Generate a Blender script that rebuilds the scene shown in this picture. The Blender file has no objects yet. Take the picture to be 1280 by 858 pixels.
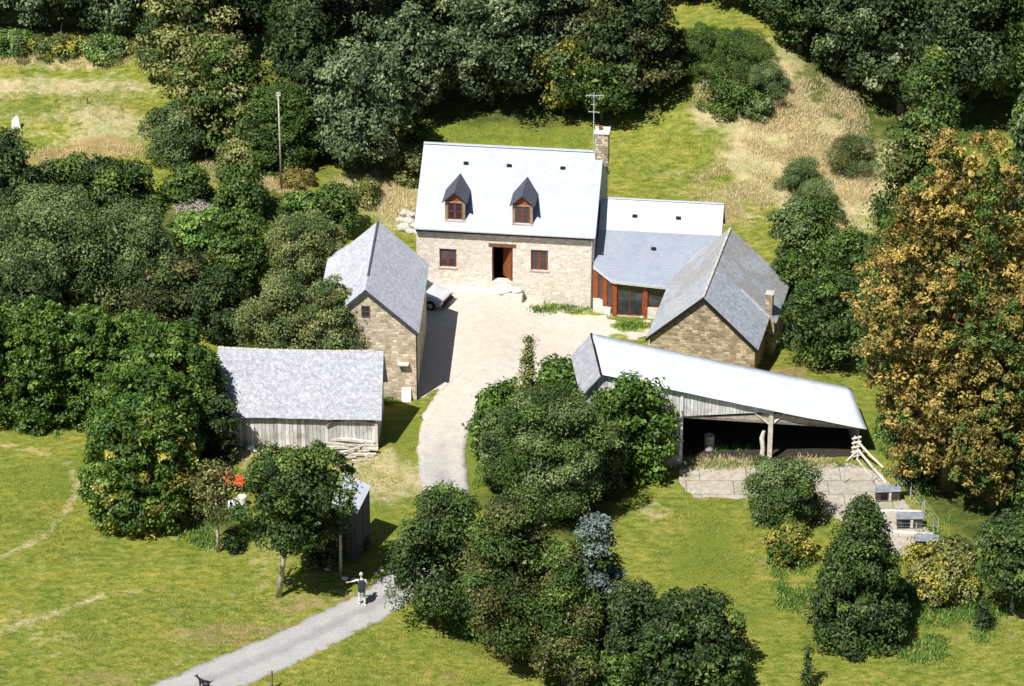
import bpy, bmesh, math, random
import numpy as np
from mathutils import Vector, Matrix, noise, geometry
random.seed(7); rng = np.random.default_rng(11)
C = bpy.context.scene.collection
R_ = math.radians
# ------------------------------------------------------------------ camera model (used to place things on the ground)
CH = 94.0; CA = R_(28); CF = 4200.0
def ray(px, py):
    dx = (px-640)/CF; dy = (429-py)/CF
    return Vector((dx, math.cos(CA)+dy*math.sin(CA), -math.sin(CA)+dy*math.cos(CA)))
CAM = Vector((0, 0, CH))
def sstep(a, b, x):
    t = min(1.0, max(0.0, (x-a)/(b-a))); return t*t*(3-2*t)
def hgt(x, y):
    """height of the land at x, y"""
    z = -0.9*sstep(-3, 4, x)*sstep(171, 178, y)
    z += 0.9*sstep(-3, 4, x)*sstep(188, 197, y)
    z += 0.15*max(0.0, y-196)*sstep(194, 206, y)
    z += 2.2*math.exp(-((x-17)/8)**2-((y-214)/9)**2)
    z += 1.2*math.exp(-((x+14)/7)**2-((y-196)/6)**2)
    far = sstep(60, 300, abs(x))+sstep(320, 700, y)
    z += far*14
    open_ = 1-sstep(-14, -9, x)*sstep(18, 12, x)*sstep(150, 156, y)*sstep(193, 188, y)
    z += open_*0.22*noise.noise(Vector((x*0.12, y*0.12, 3.1)))*sstep(155, 140, y) + 0.25*open_*noise.noise(Vector((x*.2, y*.2, 0)))*sstep(196, 202, y)
    return z
def G(px, py):
    d = ray(px, py); z = 0.0
    for _ in range(12):
        t = (z-CH)/d.z; p = CAM+d*t; z = hgt(p.x, p.y)
    return Vector((p.x, p.y, z))
def P(px, py, z=0.0):
    d = ray(px, py); t = (z-CH)/d.z; return CAM+d*t
def PY(px, py, Y):
    d = ray(px, py); return CAM+d*(Y/d.y)
def proj(p):
    y = p[1]; z = p[2]-CH
    d = y*math.cos(CA)-z*math.sin(CA); u = y*math.sin(CA)+z*math.cos(CA)
    return 640+CF*p[0]/d, 429-CF*u/d
def scale_at(p):
    return CF/((p[1])*math.cos(CA)-(p[2]-CH)*math.sin(CA))
# ------------------------------------------------------------------ objects
def tag(o, label=None, cat=None, group=None, kind=None):
    if label: o['label'] = label
    if cat: o['category'] = cat
    if group: o['group'] = group
    if kind: o['kind'] = kind
    return o
def thing(name, label, cat, loc, rz=0, group=None):
    o = bpy.data.objects.new(name, None); C.objects.link(o); o.empty_display_size = .3
    o.location = loc; o.rotation_euler = (0, 0, rz)
    return tag(o, label, cat, group)
class MB:
    def __init__(s): s.v = []; s.f = []
    def add(s, vs, fs):
        n = len(s.v); s.v += [tuple(v) for v in vs]; s.f += [tuple(i+n for i in f) for f in fs]; return s
    def box(s, a, b, M=None):
        x0, y0, z0 = a; x1, y1, z1 = b
        vs = [(x0,y0,z0),(x1,y0,z0),(x1,y1,z0),(x0,y1,z0),(x0,y0,z1),(x1,y0,z1),(x1,y1,z1),(x0,y1,z1)]
        if M is not None: vs = [M@Vector(v) for v in vs]
        return s.add(vs, [(0,3,2,1),(4,5,6,7),(0,1,5,4),(1,2,6,5),(2,3,7,6),(3,0,4,7)])
    def slab(s, poly, t, direction=None):
        """extrude polygon (list of 3D points) by thickness t along -normal (or along direction)"""
        p = [Vector(q) for q in poly]; n = geometry.normal(p) if direction is None else Vector(direction)
        if direction is None and n.z < 0: n = -n
        q = [a-n*t for a in p]; k = len(p)
        return s.add(p+q, [tuple(range(k)), tuple(range(2*k-1, k-1, -1))]+[(i, i+k, (i+1) % k+k, (i+1) % k) for i in range(k)])
    def tube(s, pts, rad, seg=8, cap=True):
        pts = [Vector(p) for p in pts]; n0 = len(s.v); vs = []; fs = []
        for i, p in enumerate(pts):
            d = (pts[min(i+1, len(pts)-1)]-pts[max(i-1, 0)]).normalized()
            a = d.orthogonal().normalized() if i == 0 else (a-d*a.dot(d)).normalized()
            b = d.cross(a); r = rad[i] if isinstance(rad, (list, tuple)) else rad
            for k in range(seg):
                t = 2*math.pi*k/seg; vs.append(p+(a*math.cos(t)+b*math.sin(t))*r)
        for i in range(len(pts)-1):
            for k in range(seg):
                fs.append((i*seg+k, i*seg+(k+1) % seg, (i+1)*seg+(k+1) % seg, (i+1)*seg+k))
        if cap:
            fs.append(tuple(range(seg-1, -1, -1))); m = (len(pts)-1)*seg; fs.append(tuple(range(m, m+seg)))
        return s.add(vs, fs)
    def rock(s, c, r, sq=(1, 1, .7), seed=0):
        bm = bmesh.new(); bmesh.ops.create_icosphere(bm, subdivisions=2, radius=1)
        vs = []
        for v in bm.verts:
            k = 1+.35*noise.noise(v.co*1.3+Vector((seed*3.7, seed, 0)))
            vs.append((c[0]+v.co.x*r*sq[0]*k, c[1]+v.co.y*r*sq[1]*k, c[2]+v.co.z*r*sq[2]*k))
        fs = [tuple(v.index for v in f.verts) for f in bm.faces]; bm.free()
        return s.add(vs, fs)
    def build(s, name, mat, parent=None, bevel=0, smooth=False, label=None):
        me = bpy.data.meshes.new(name); me.from_pydata([tuple(v) for v in s.v], [], s.f); me.update()
        bm = bmesh.new(); bm.from_mesh(me); bmesh.ops.recalc_face_normals(bm, faces=bm.faces); bm.to_mesh(me); bm.free()
        o = bpy.data.objects.new(name, me); C.objects.link(o); me.materials.append(mat)
        if parent: o.parent = parent
        if smooth:
            me.polygons.foreach_set('use_smooth', [True]*len(me.polygons))
        if bevel:
            m = o.modifiers.new('b', 'BEVEL'); m.width = bevel; m.segments = 2; m.limit_method = 'ANGLE'
        if label: o['label'] = label
        return o
def rotM(x, y, z, rz=0, rx=0, ry=0):
    return Matrix.Translation((x, y, z))@Matrix.Rotation(rz, 4, 'Z')@Matrix.Rotation(ry, 4, 'Y')@Matrix.Rotation(rx, 4, 'X')
# ------------------------------------------------------------------ materials
class N:
    def __init__(s, name):
        s.m = bpy.data.materials.new(name); s.m.use_nodes = True; s.t = s.m.node_tree; s.b = s.t.nodes['Principled BSDF']
        s.out = s.t.nodes['Material Output']
    def n(s, typ, **k):
        o = s.t.nodes.new('ShaderNode'+typ)
        for a, b in k.items():
            if a.startswith('i_'):
                o.inputs[a[2:].replace('_', ' ')].default_value = b
            else: setattr(o, a, b)
        return o
    def l(s, a, b): s.t.links.new(a, b)
    def pos(s): return s.n('TexCoord').outputs['Object']
    def geo(s): return s.n('NewGeometry').outputs['Position']
    def noise(s, vec, scale, detail=4, rough=.55, sc3=None):
        if sc3 is not None:
            mp = s.n('Mapping'); mp.inputs['Scale'].default_value = sc3; s.l(vec, mp.inputs[0]); vec = mp.outputs[0]
        o = s.n('TexNoise'); o.inputs['Scale'].default_value = scale; o.inputs['Detail'].default_value = detail; o.inputs['Roughness'].default_value = rough
        s.l(vec, o.inputs['Vector']); return o.outputs['Fac']
    def ramp(s, fac, stops, interp='LINEAR'):
        r = s.n('ValToRGB'); r.color_ramp.interpolation = interp; e = r.color_ramp.elements
        while len(e) < len(stops): e.new(.5)
        for k, (p, c) in zip(e, stops):
            k.position = p; k.color = (*c, 1) if len(c) == 3 else c
        s.l(fac, r.inputs[0]); return r.outputs[0]
    def mix(s, fac, a, b, mode='MIX'):
        m = s.n('Mix', data_type='RGBA', blend_type=mode)
        for sock, v in ((m.inputs[0], fac), (m.inputs[6], a), (m.inputs[7], b)):
            if isinstance(v, (int, float)): sock.default_value = v
            elif isinstance(v, tuple): sock.default_value = (*v, 1)
            else: s.l(v, sock)
        return m.outputs[2]
    def math(s, op, a, b=0.0, clamp=False):
        m = s.n('Math', operation=op, use_clamp=clamp)
        for sock, v in ((m.inputs[0], a), (m.inputs[1], b)):
            if isinstance(v, (int, float)): sock.default_value = v
            else: s.l(v, sock)
        return m.outputs[0]
    def thr(s, v, a, b):
        m = s.n('MapRange'); m.interpolation_type = 'SMOOTHSTEP'; m.inputs['From Min'].default_value = a; m.inputs['From Max'].default_value = b
        s.l(v, m.inputs[0]); return m.outputs[0]
    def bump(s, h, strength=.5, dist=.05):
        b = s.n('Bump'); b.inputs['Strength'].default_value = strength; b.inputs['Distance'].default_value = dist
        s.l(h, b.inputs['Height']); s.l(b.outputs[0], s.b.inputs['Normal'])
    def fin(s, col, rough=.8, spec=.3, metal=0):
        if isinstance(col, tuple): s.b.inputs['Base Color'].default_value = (*col, 1)
        else: s.l(col, s.b.inputs['Base Color'])
        if isinstance(rough, float) or isinstance(rough, int): s.b.inputs['Roughness'].default_value = rough
        else: s.l(rough, s.b.inputs['Roughness'])
        s.b.inputs['Specular IOR Level'].default_value = spec; s.b.inputs['Metallic'].default_value = metal
        return s.m
def plain(name, col, rough=.7, var=.25, scale=3, spec=.3, metal=0):
    n = N(name); f = n.noise(n.pos(), scale, 5)
    c = n.ramp(f, [(.3, tuple(x*(1-var) for x in col)), (.7, tuple(min(1, x*(1+var)) for x in col))])
    return n.fin(c, rough, spec, metal)
def stone(name, c1, c2, mortar, row=.19, w=.42, stain=(.5,.45,.36)):
    n = N(name); p = n.pos()
    sx = n.n('SeparateXYZ'); n.l(p, sx.inputs[0])
    u = n.math('ADD', sx.outputs[0], sx.outputs[1])
    cb = n.n('CombineXYZ'); n.l(u, cb.inputs[0]); n.l(sx.outputs[2], cb.inputs[1])
    dn = n.n('TexNoise'); dn.inputs['Scale'].default_value = 2.2; dn.inputs['Detail'].default_value = 3; n.l(p, dn.inputs['Vector'])
    sb = n.n('VectorMath', operation='MULTIPLY_ADD'); n.l(dn.outputs['Color'], sb.inputs[0]); sb.inputs[1].default_value = (.22, .16, 0); n.l(cb.outputs[0], sb.inputs[2])
    br = n.n('TexBrick'); br.offset = .43; br.offset_frequency = 2; br.squash = .7; br.squash_frequency = 3
    for k, v in (('Scale', 1), ('Mortar Size', .018), ('Mortar Smooth', .6), ('Brick Width', w), ('Row Height', row)): br.inputs[k].default_value = v
    br.inputs['Color1'].default_value = (0, 0, 0, 1); br.inputs['Color2'].default_value = (1, 1, 1, 1); br.inputs['Mortar'].default_value = (.5, .5, .5, 1)
    n.l(sb.outputs[0], br.inputs['Vector'])
    col = n.ramp(br.outputs['Color'], [(0, c1), (.45, tuple((a+b)/2 for a, b in zip(c1, c2))), (.75, c2), (1, tuple(min(1, x*1.25) for x in c2))])
    col = n.mix(br.outputs['Fac'], col, mortar)
    f2 = n.noise(p, 1.1, 6, .65); col = n.mix(n.math('MULTIPLY', n.thr(f2, .42, .68), .55), col, stain, 'MULTIPLY')
    f3 = n.noise(p, 7, 5, .7); col = n.mix(.5, col, n.ramp(f3, [(.3, (.55, .55, .55)), (.65, (1.25, 1.22, 1.15))]), 'MULTIPLY')
    h = n.math('ADD', n.math('MULTIPLY', br.outputs['Fac'], -.6), n.math('MULTIPLY', f3, .8)); n.bump(h, .5, .05)
    return n.fin(col, .9, .2)
def slate(name, axis, base, var, lichen=None, lich=(.5, .65), rough=.42, spec=.8, row=.16, w=.24, patch=None):
    n = N(name); p = n.pos(); sx = n.n('SeparateXYZ'); n.l(p, sx.inputs[0])
    cb = n.n('CombineXYZ'); n.l(sx.outputs[axis], cb.inputs[0]); n.l(n.math('MULTIPLY', sx.outputs[2], 1.4), cb.inputs[1])
    br = n.n('TexBrick'); br.offset = .5
    for k, v in (('Scale', 1), ('Mortar Size', .012), ('Mortar Smooth', .3), ('Brick Width', w), ('Row Height', row)): br.inputs[k].default_value = v
    br.inputs['Color1'].default_value = (0, 0, 0, 1); br.inputs['Color2'].default_value = (1, 1, 1, 1); br.inputs['Mortar'].default_value = (.3, .3, .3, 1)
    n.l(cb.outputs[0], br.inputs['Vector'])
    lo = tuple(x*(1-var) for x in base); hi = tuple(min(1, x*(1+var)) for x in base)
    col = n.ramp(br.outputs['Color'], [(0, lo), (1, hi)])
    col = n.mix(n.math('MULTIPLY', br.outputs['Fac'], .4), col, tuple(x*.4 for x in base))
    f1 = n.noise(p, .9, 5, .6); col = n.mix(.6, col, n.ramp(f1, [(.3, (.82, .84, .9)), (.7, (1.12, 1.1, 1.05))]), 'MULTIPLY')
    if patch: 
        f3 = n.noise(p, .35, 3, .5); col = n.mix(n.thr(f3, .48, .56), col, patch)
    if lichen:
        f2 = n.noise(p, 4.6, 8, .78); col = n.mix(n.thr(f2, *lich), col, lichen)
        f4 = n.noise(p, 6, 6, .7); col = n.mix(n.math('MULTIPLY', n.thr(f4, .58, .7), .7), col, tuple(x*.35 for x in base))
    h = n.math('ADD', n.math('MULTIPLY', br.outputs['Fac'], -.5), n.math('MULTIPLY', br.outputs['Color'], .5)); n.bump(h, .22, .02)
    ro = n.thr(f1, -.6, 1.6)
    m = n.n('MapRange'); n.l(f1, m.inputs[0]); m.inputs['To Min'].default_value = rough-.06; m.inputs['To Max'].default_value = rough+.08
    return n.fin(col, m.outputs[0], spec)
def planks(name, base, width=.2, horiz=False, var=.35, axis=None):
    n = N(name); p = n.pos(); sx = n.n('SeparateXYZ'); n.l(p, sx.inputs[0])
    u = sx.outputs[2] if horiz else n.math('ADD', sx.outputs[0], sx.outputs[1])
    k = n.math('DIVIDE', u, width); cell = n.math('FLOOR', k); wn = n.n('TexWhiteNoise', noise_dimensions='1D'); n.l(cell, wn.inputs['W'])
    col = n.ramp(wn.outputs['Value'], [(0, tuple(x*(1-var) for x in base)), (1, tuple(min(1, x*(1+var)) for x in base))])
    fr = n.math('FRACT', k); gap = n.math('LESS_THAN', fr, .09); col = n.mix(n.math('MULTIPLY', gap, .8), col, tuple(x*.15 for x in base))
    f = n.noise(p, 3, 6, .7, (6, 6, .6) if not horiz else (.6, .6, 8)); col = n.mix(.75, col, n.ramp(f, [(.35, (.5, .48, .45)), (.6, (1.2, 1.2, 1.2))]), 'MULTIPLY')
    f5 = n.noise(p, .8, 4, .6); col = n.mix(n.math('MULTIPLY', n.thr(f5, .5, .7), .5), col, (.35, .3, .24), 'MULTIPLY')
    n.bump(n.math('ADD', n.math('MULTIPLY', gap, -1.0), f), .6, .02)
    return n.fin(col, .85, .2)
M = {}
M['stone'] = stone('granite_rubble', (.62, .55, .475), (.76, .70, .63), (.74, .68, .61), .14, .3, stain=(.88, .85, .81))
M['stone_brown'] = stone('brown_rubble', (.25, .19, .125), (.54, .44, .31), (.42, .34, .24), .17, .36)
M['stone_gold'] = stone('gold_rubble', (.44, .36, .26), (.68, .59, .45), (.58, .5, .38), .18, .38)
M['slate_new'] = slate('new_slate', 0, (.31, .345, .42), .10, rough=.39, spec=.9)
M['slate_low'] = slate('low_slate', 0, (.225, .255, .325), .06, rough=.36, spec=.6)
M['slate_side'] = slate('dormer_slate', 1, (.06, .065, .085), .25, rough=.5, spec=.5)
M['slate_old_y'] = slate('old_slate_y', 1, (.46, .475, .54), .15, (.62, .635, .70), (.45, .66), .55, .5)
M['slate_old_x'] = slate('old_slate_x', 0, (.29, .30, .35), .15, (.47, .475, .52), (.42, .66), .55, .4)
M['slate_mix'] = slate('mixed_slate', 1, (.37, .39, .43), .18, (.48, .48, .46), (.45, .7), .5, .7, patch=(.28, .28, .285))
M['planks'] = planks('grey_planks', (.58, .57, .56), .22)
M['planks_light'] = planks('pale_planks', (.72, .72, .73), .2, var=.2)
M['redwood'] = plain('red_brown_wood', (.28, .075, .027), .55, .25, 4)
M['redframe'] = plain('red_brown_paint', (.22, .05, .025), .5, .2, 4)
M['door'] = plain('orange_brown_door', (.24, .075, .03), .5, .2, 4)
M['lintel'] = plain('oak_lintel', (.16, .09, .05), .8, .3, 6)
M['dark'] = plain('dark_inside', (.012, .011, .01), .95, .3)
M['zinc'] = plain('zinc', (.62, .65, .7), .35, .1, 4, .6, .3)
M['wire'] = plain('galvanised_wire', (.45, .46, .46), .5, .1)
M['wood_grey'] = plain('silvered_timber', (.42, .38, .32), .85, .35, 5)
M['wood_pale'] = plain('pale_timber', (.6, .56, .48), .8, .25, 5)
M['bark'] = plain('bark', (.16, .13, .1), .9, .4, 5)
M['bark_pale'] = plain('pale_bark', (.42, .38, .32), .9, .35, 5)
M['rock'] = plain('granite', (.46, .43, .38), .85, .3, 4)
M['rock_pale'] = plain('pale_granite', (.66, .62, .56), .85, .2, 4)
M['white'] = plain('white_paint', (.78, .78, .78), .5, .06)
M['terracotta'] = plain('ridge_clay', (.42, .37, .31), .8, .3, 8)
def glass(name, col=(.02, .025, .03)):
    n = N(name); f = n.noise(n.pos(), 1.2, 2); return n.fin(n.ramp(f, [(.3, col), (.8, tuple(x*2.5 for x in col))]), .08, .8)
M['glass'] = glass('window_glass'); 
def sheet():
    n = N('sheet_metal'); p = n.pos(); sx = n.n('SeparateXYZ'); n.l(p, sx.inputs[0])
    k = n.math('DIVIDE', sx.outputs[0], .9); wn = n.n('TexWhiteNoise', noise_dimensions='1D'); n.l(n.math('FLOOR', k), wn.inputs['W'])
    col = n.ramp(wn.outputs['Value'], [(0, (.62, .67, .77)), (1, (.67, .72, .82))])
    f = n.noise(p, 1.6, 6, .65); col = n.mix(.8, col, n.ramp(f, [(.3, (.84, .84, .84)), (.7, (1.08, 1.08, 1.08))]), 'MULTIPLY')
    w = n.n('TexWave', wave_type='BANDS', bands_direction='Y'); w.inputs['Scale'].default_value = 1.6; n.l(p, w.inputs['Vector']); n.bump(w.outputs['Fac'], .3, .03)
    g = n.math('LESS_THAN', n.math('FRACT', k), .03); col = n.mix(n.math('MULTIPLY', g, .25), col, (.3, .32, .36))
    return n.fin(col, .5, .4)
M['sheet'] = sheet()
# ---- ground material: grasses of several kinds, bare soil and gravel, laid by painted attributes
def ground_mat(name, base_kind):
    n = N(name); p = n.geo()
    at = lambda a: (lambda q: q.outputs['Fac'])(n.n('Attribute', attribute_name=a))
    big = n.noise(p, .35, 6, .62); mid = n.noise(p, 1.7, 7, .68); fine = n.noise(p, 9, 5, .75); streak = n.noise(p, 1.5, 8, .7, (1.0, 1.7, 1))
    wob = n.math('MULTIPLY', n.math('SUBTRACT', n.math('ADD', n.math('MULTIPLY', mid, .6), n.math('MULTIPLY', streak, .4)), .5), 1.5)
    pat = n.math('MULTIPLY', n.math('SUBTRACT', n.noise(p, .42, 5, .6), .5), .95); wob = n.math('ADD', wob, pat)
    grass = n.ramp(streak, [(.3, (.10, .145, .022)), (.42, (.18, .215, .034)), (.52, (.265, .285, .052)), (.62, (.36, .345, .09)), (.74, (.48, .42, .17))])
    lush = n.ramp(mid, [(.3, (.13, .175, .025)), (.7, (.24, .29, .05))])
    straw = n.ramp(mid, [(.28, (.38, .31, .14)), (.45, (.50, .43, .23)), (.6, (.58, .50, .31)), (.75, (.66, .60, .42))])
    brown = n.ramp(mid, [(.3, (.27, .20, .08)), (.7, (.47, .37, .18))])
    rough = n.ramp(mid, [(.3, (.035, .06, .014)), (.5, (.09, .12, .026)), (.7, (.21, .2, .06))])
    col = n.mix(n.thr(n.math('ADD', at('lush'), wob), .3, .8), grass, lush)
    col = n.mix(n.thr(n.math('ADD', at('straw'), wob), .25, .75), col, straw)
    col = n.mix(n.thr(n.math('ADD', at('brown'), wob), .35, .85), col, brown)
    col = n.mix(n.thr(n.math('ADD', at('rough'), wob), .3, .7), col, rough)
    vf = n.noise(p, 22, 3, .6)
    col = n.mix(.85, col, n.ramp(fine, [(.3, (.55, .6, .5)), (.5, (.95, .95, .9)), (.68, (1.3, 1.25, 1.3))]), 'MULTIPLY')
    col = n.mix(.5, col, n.ramp(vf, [(.3, (.6, .62, .6)), (.7, (1.3, 1.28, 1.2))]), 'MULTIPLY')
    col = n.mix(.7, col, n.ramp(big, [(.32, (.62, .80, .65)), (.5, (.95, .98, .95)), (.68, (1.3, 1.15, 1.2))]), 'MULTIPLY')
    gcol = n.ramp(mid, [(.3, (.49, .435, .37)), (.6, (.57, .525, .46)), (.8, (.63, .59, .53))])
    gcol = n.mix(.6, gcol, n.ramp(fine, [(.3, (.72, .7, .68)), (.7, (1.12, 1.12, 1.12))]), 'MULTIPLY')
    gk = n.thr(n.math('ADD', at('gravel'), n.math('MULTIPLY', wob, .8)), .35, .65)
    if base_kind == 'gravel':
        wob = n.math('SUBTRACT', wob, pat)
        gk = n.thr(n.math('SUBTRACT', n.math('ADD', at('gravel'), .75), n.math('SUBTRACT', at('weed'), n.math('MULTIPLY', wob, .9))), .35, .75)
    col = n.mix(gk, col, gcol)
    n.bump(n.math('ADD', n.math('MULTIPLY', mid, 1.0), n.math('MULTIPLY', fine, .7)), .9, .22 if base_kind == 'grass' else .03)
    return n.fin(col, .95, .1)
M['ground'] = ground_mat('meadow', 'grass'); M['yard'] = ground_mat('yard_gravel', 'gravel')
def road_mat():
    n = N('lane_surface'); p = n.geo(); a = n.n('Attribute', attribute_name='across').outputs['Fac']
    f = n.noise(p, 9, 6, .7); m2 = n.noise(p, .8, 5, .6)
    c = n.ramp(f, [(.3, (.28, .275, .27)), (.7, (.42, .415, .41))])
    # worn pale wheel tracks and a darker middle
    t = n.math('ABSOLUTE', n.math('SUBTRACT', a, .5)); tr = n.thr(n.math('ADD', t, n.math('MULTIPLY', n.math('SUBTRACT', m2, .5), .15)), .02, .2)
    c = n.mix(tr, n.mix(.4, c, (.17, .17, .175), 'MIX'), c)
    gr = n.noise(p, 1.6, 7, .75); ed = n.thr(n.math('ADD', t, n.math('MULTIPLY', n.math('SUBTRACT', gr, .5), .9)), .44, .56); c = n.mix(ed, c, n.mix(f, (.16, .17, .05), (.34, .30, .16)))
    c = n.mix(.6, c, n.ramp(m2, [(.3, (.82, .82, .84)), (.7, (1.12, 1.1, 1.06))]), 'MULTIPLY')
    yy = n.n('SeparateXYZ'); n.l(p, yy.inputs[0]); wm = n.thr(n.math('ADD', yy.outputs[1], n.math('MULTIPLY', n.math('SUBTRACT', m2, .5), 9.0)), 157, 170)
    gcol = n.ramp(n.noise(p, 1.7, 7, .68), [(.3, (.49, .435, .37)), (.6, (.57, .525, .46)), (.8, (.63, .59, .53))]); gcol = n.mix(.6, gcol, n.ramp(f, [(.3, (.72, .7, .68)), (.7, (1.12, 1.12, 1.12))]), 'MULTIPLY')
    c = n.mix(wm, c, gcol); c = n.mix(n.math('MULTIPLY', ed, n.math('SUBTRACT', 1.0, wm)), c, (.22, .21, .08))
    n.bump(f, .4, .02); return n.fin(c, .85, .2)
M['road'] = road_mat()
def concrete():
    n = N('old_concrete'); p = n.geo(); f = n.noise(p, 2.2, 7, .7); g = n.noise(p, .6, 4, .6)
    c = n.ramp(f, [(.3, (.28, .25, .205)), (.55, (.41, .375, .325)), (.75, (.50, .465, .41))])
    c = n.mix(n.thr(g, .56, .68), c, (.3, .3, .2)); 
    br = n.n('TexBrick'); br.offset = .3
    for k, v in (('Scale', 1), ('Mortar Size', .025), ('Mortar Smooth', .4), ('Brick Width', 2.6), ('Row Height', 1.5)): br.inputs[k].default_value = v
    br.inputs['Color1'].default_value = (.88, .88, .88, 1); br.inputs['Color2'].default_value = (1.08, 1.07, 1.05, 1); br.inputs['Mortar'].default_value = (.35, .34, .28, 1); n.l(p, br.inputs['Vector'])
    c = n.mix(1.0, c, br.outputs['Color'], 'MULTIPLY'); h2 = n.noise(p, 5, 6, .75); c = n.mix(.6, c, n.ramp(h2, [(.35, (.7, .69, .66)), (.62, (1.1, 1.1, 1.1))]), 'MULTIPLY')
    n.bump(f, .4, .02); return n.fin(c, .9, .2)
M['concrete'] = concrete()
def leafmat(name, c0, c1, c2, trans=.14, rough=.55, spec=.25):
    n = N(name); a = n.n('Attribute', attribute_name='tint').outputs['Fac']
    c = n.ramp(a, [(0, c0), (.5, c1), (1, c2)])
    n.fin(c, rough, spec)
    t = n.n('BsdfTranslucent'); bright = n.mix(1.0, c, (1.45, 1.25, .55), 'MULTIPLY'); n.l(bright, t.inputs['Color'])
    mx = n.n('MixShader'); mx.inputs[0].default_value = trans; n.l(n.b.outputs[0], mx.inputs[1]); n.l(t.outputs[0], mx.inputs[2]); n.l(mx.outputs[0], n.out.inputs['Surface'])
    return n.m
LM = {
 'dark':   leafmat('leaf_dark', (.014, .028, .010), (.042, .074, .022), (.125, .175, .055)),
 'green':  leafmat('leaf_green', (.022, .048, .010), (.068, .122, .024), (.19, .265, .06)),
 'laurel': leafmat('leaf_laurel', (.02, .052, .010), (.07, .135, .02), (.20, .30, .05), rough=.5, spec=.3),
 'yellow': leafmat('leaf_yellowgreen', (.09, .10, .02), (.25, .25, .04), (.52, .44, .09)),
 'greyg':  leafmat('leaf_greygreen', (.025, .045, .02), (.095, .14, .06), (.30, .36, .19), rough=.5),
 'sage':   leafmat('leaf_sage', (.035, .065, .02), (.115, .17, .055), (.26, .32, .13)),
 'olive':  leafmat('leaf_olive', (.06, .075, .022), (.19, .21, .062), (.39, .40, .16)),
 'brownish': leafmat('leaf_bronze', (.03, .038, .013), (.09, .10, .03), (.23, .23, .075)),
 'orange': leafmat('leaf_autumn', (.06, .055, .015), (.31, .22, .055), (.62, .46, .14)),
 'autumn_low': leafmat('leaf_turning', (.05, .052, .016), (.20, .165, .04), (.50, .40, .12)),
 'blue':   leafmat('leaf_blue', (.06, .09, .075), (.15, .2, .175), (.31, .38, .345)),
 'fresh':  leafmat('leaf_fresh', (.04, .10, .02), (.13, .235, .045), (.30, .42, .12)),
 'straw':  leafmat('dry_blades', (.42, .34, .17), (.60, .51, .30), (.78, .70, .48), .2),
 'weed':   leafmat('weed_blades', (.16, .2, .035), (.28, .31, .06), (.46, .45, .14), .2),
}
# ------------------------------------------------------------------ ground
def blob(px, py, rx, ry, s=1.0):
    c = G(px, py); k = scale_at(c); return (c.x, c.y, rx/k, ry/(k*.46), s)
ATT = {
 'lush': [blob(250,640,60,20,.6), blob(90,760,60,16,.6), blob(280,730,60,18,.5), blob(850,760,40,40,.6), blob(640,165,110,18,1.0), blob(560,160,60,14,.8), blob(800,210,60,30,.35), blob(505,545,35,60,.6), blob(480,690,40,60,1.0), blob(890,700,60,70,.75), blob(70,600,70,40,.6), blob(40,140,50,14,.7), blob(1120,540,50,40,1.2), blob(600,600,30,50,.8), blob(430,850,60,20,.4),blob(950,790,60,50,.5), blob(190,680,70,30,.25)],
 'straw': [blob(1090,205,50,70,1.2), blob(1070,120,40,30,1.0), blob(1055,190,60,60,1.0), blob(955,105,70,40,.9), blob(905,140,50,25,.7), blob(900,240,60,30,.45), blob(60,790,120,50,.3), blob(350,700,80,30,.3), blob(90,135,140,55,.42), blob(860,220,70,30,.3), blob(300,760,140,30,.25), blob(500,640,30,60,.25), blob(1000,170,110,75,1.1), blob(990,160,85,60,1.0), blob(930,120,60,40,.9), blob(1040,240,55,50,.9), blob(920,250,60,30,.5), blob(80,110,150,14,.7), blob(130,160,70,30,.65), blob(60,80,110,10,.6), blob(490,600,60,28,.75), blob(455,575,60,20,.7), blob(345,575,60,20,.8), blob(810,640,40,16,.45), blob(500,250,50,40,.8), blob(450,240,40,30,.7), blob(1240,790,60,30,.3), blob(900,578,90,5,.9), blob(300,215,60,18,.8)],
 'brown': [blob(300,792,120,16,.75), blob(120,850,100,16,.55), blob(430,752,30,10,.6), blob(560,845,60,14,.5), blob(90,196,90,14,.8), blob(250,770,60,16,.35), blob(130,185,60,14,.9), blob(900,265,40,20,.7), blob(290,800,110,14,.6), blob(370,755,50,14,.7), blob(360,230,40,18,1.0), blob(275,680,30,12,.8), blob(985,465,28,10,1.1), blob(320,600,40,16,.7), blob(840,660,30,20,.45), blob(950,700,14,50,.5), blob(865,600,30,8,.5), blob(150,850,70,14,.5), blob(500,840,80,16,.35)],
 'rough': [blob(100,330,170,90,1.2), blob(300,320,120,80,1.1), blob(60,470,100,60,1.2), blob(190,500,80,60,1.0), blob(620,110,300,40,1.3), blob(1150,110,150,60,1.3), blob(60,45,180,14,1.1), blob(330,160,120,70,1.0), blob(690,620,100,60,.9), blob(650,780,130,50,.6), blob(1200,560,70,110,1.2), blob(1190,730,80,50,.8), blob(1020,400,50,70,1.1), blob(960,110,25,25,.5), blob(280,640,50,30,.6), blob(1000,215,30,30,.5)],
 'gravel': [blob(640,410,110,48,.8), blob(552,450,26,60,.6), blob(720,400,60,25,.7), blob(940,600,90,16,.6), blob(500,610,30,20,.3)],
 'weed': [blob(730,392,40,5,1.2), blob(690,384,20,4,1.1), blob(785,408,25,6,1.2), blob(550,368,20,4,.9), blob(640,500,40,16,1.0), blob(770,425,14,8,.9), blob(600,440,12,20,.3)],
}
TRK = [[(-30,712),(60,668),(98,615),(85,580),(40,562),(-30,552)], [(-30,800),(60,770),(130,745),(170,742)], [(150,858),(300,795),(420,745),(470,728)], [(740,600),(800,640),(900,700),(960,790),(980,858)]]
TRW = [[G(*q) for q in t] for t in TRK]
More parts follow.
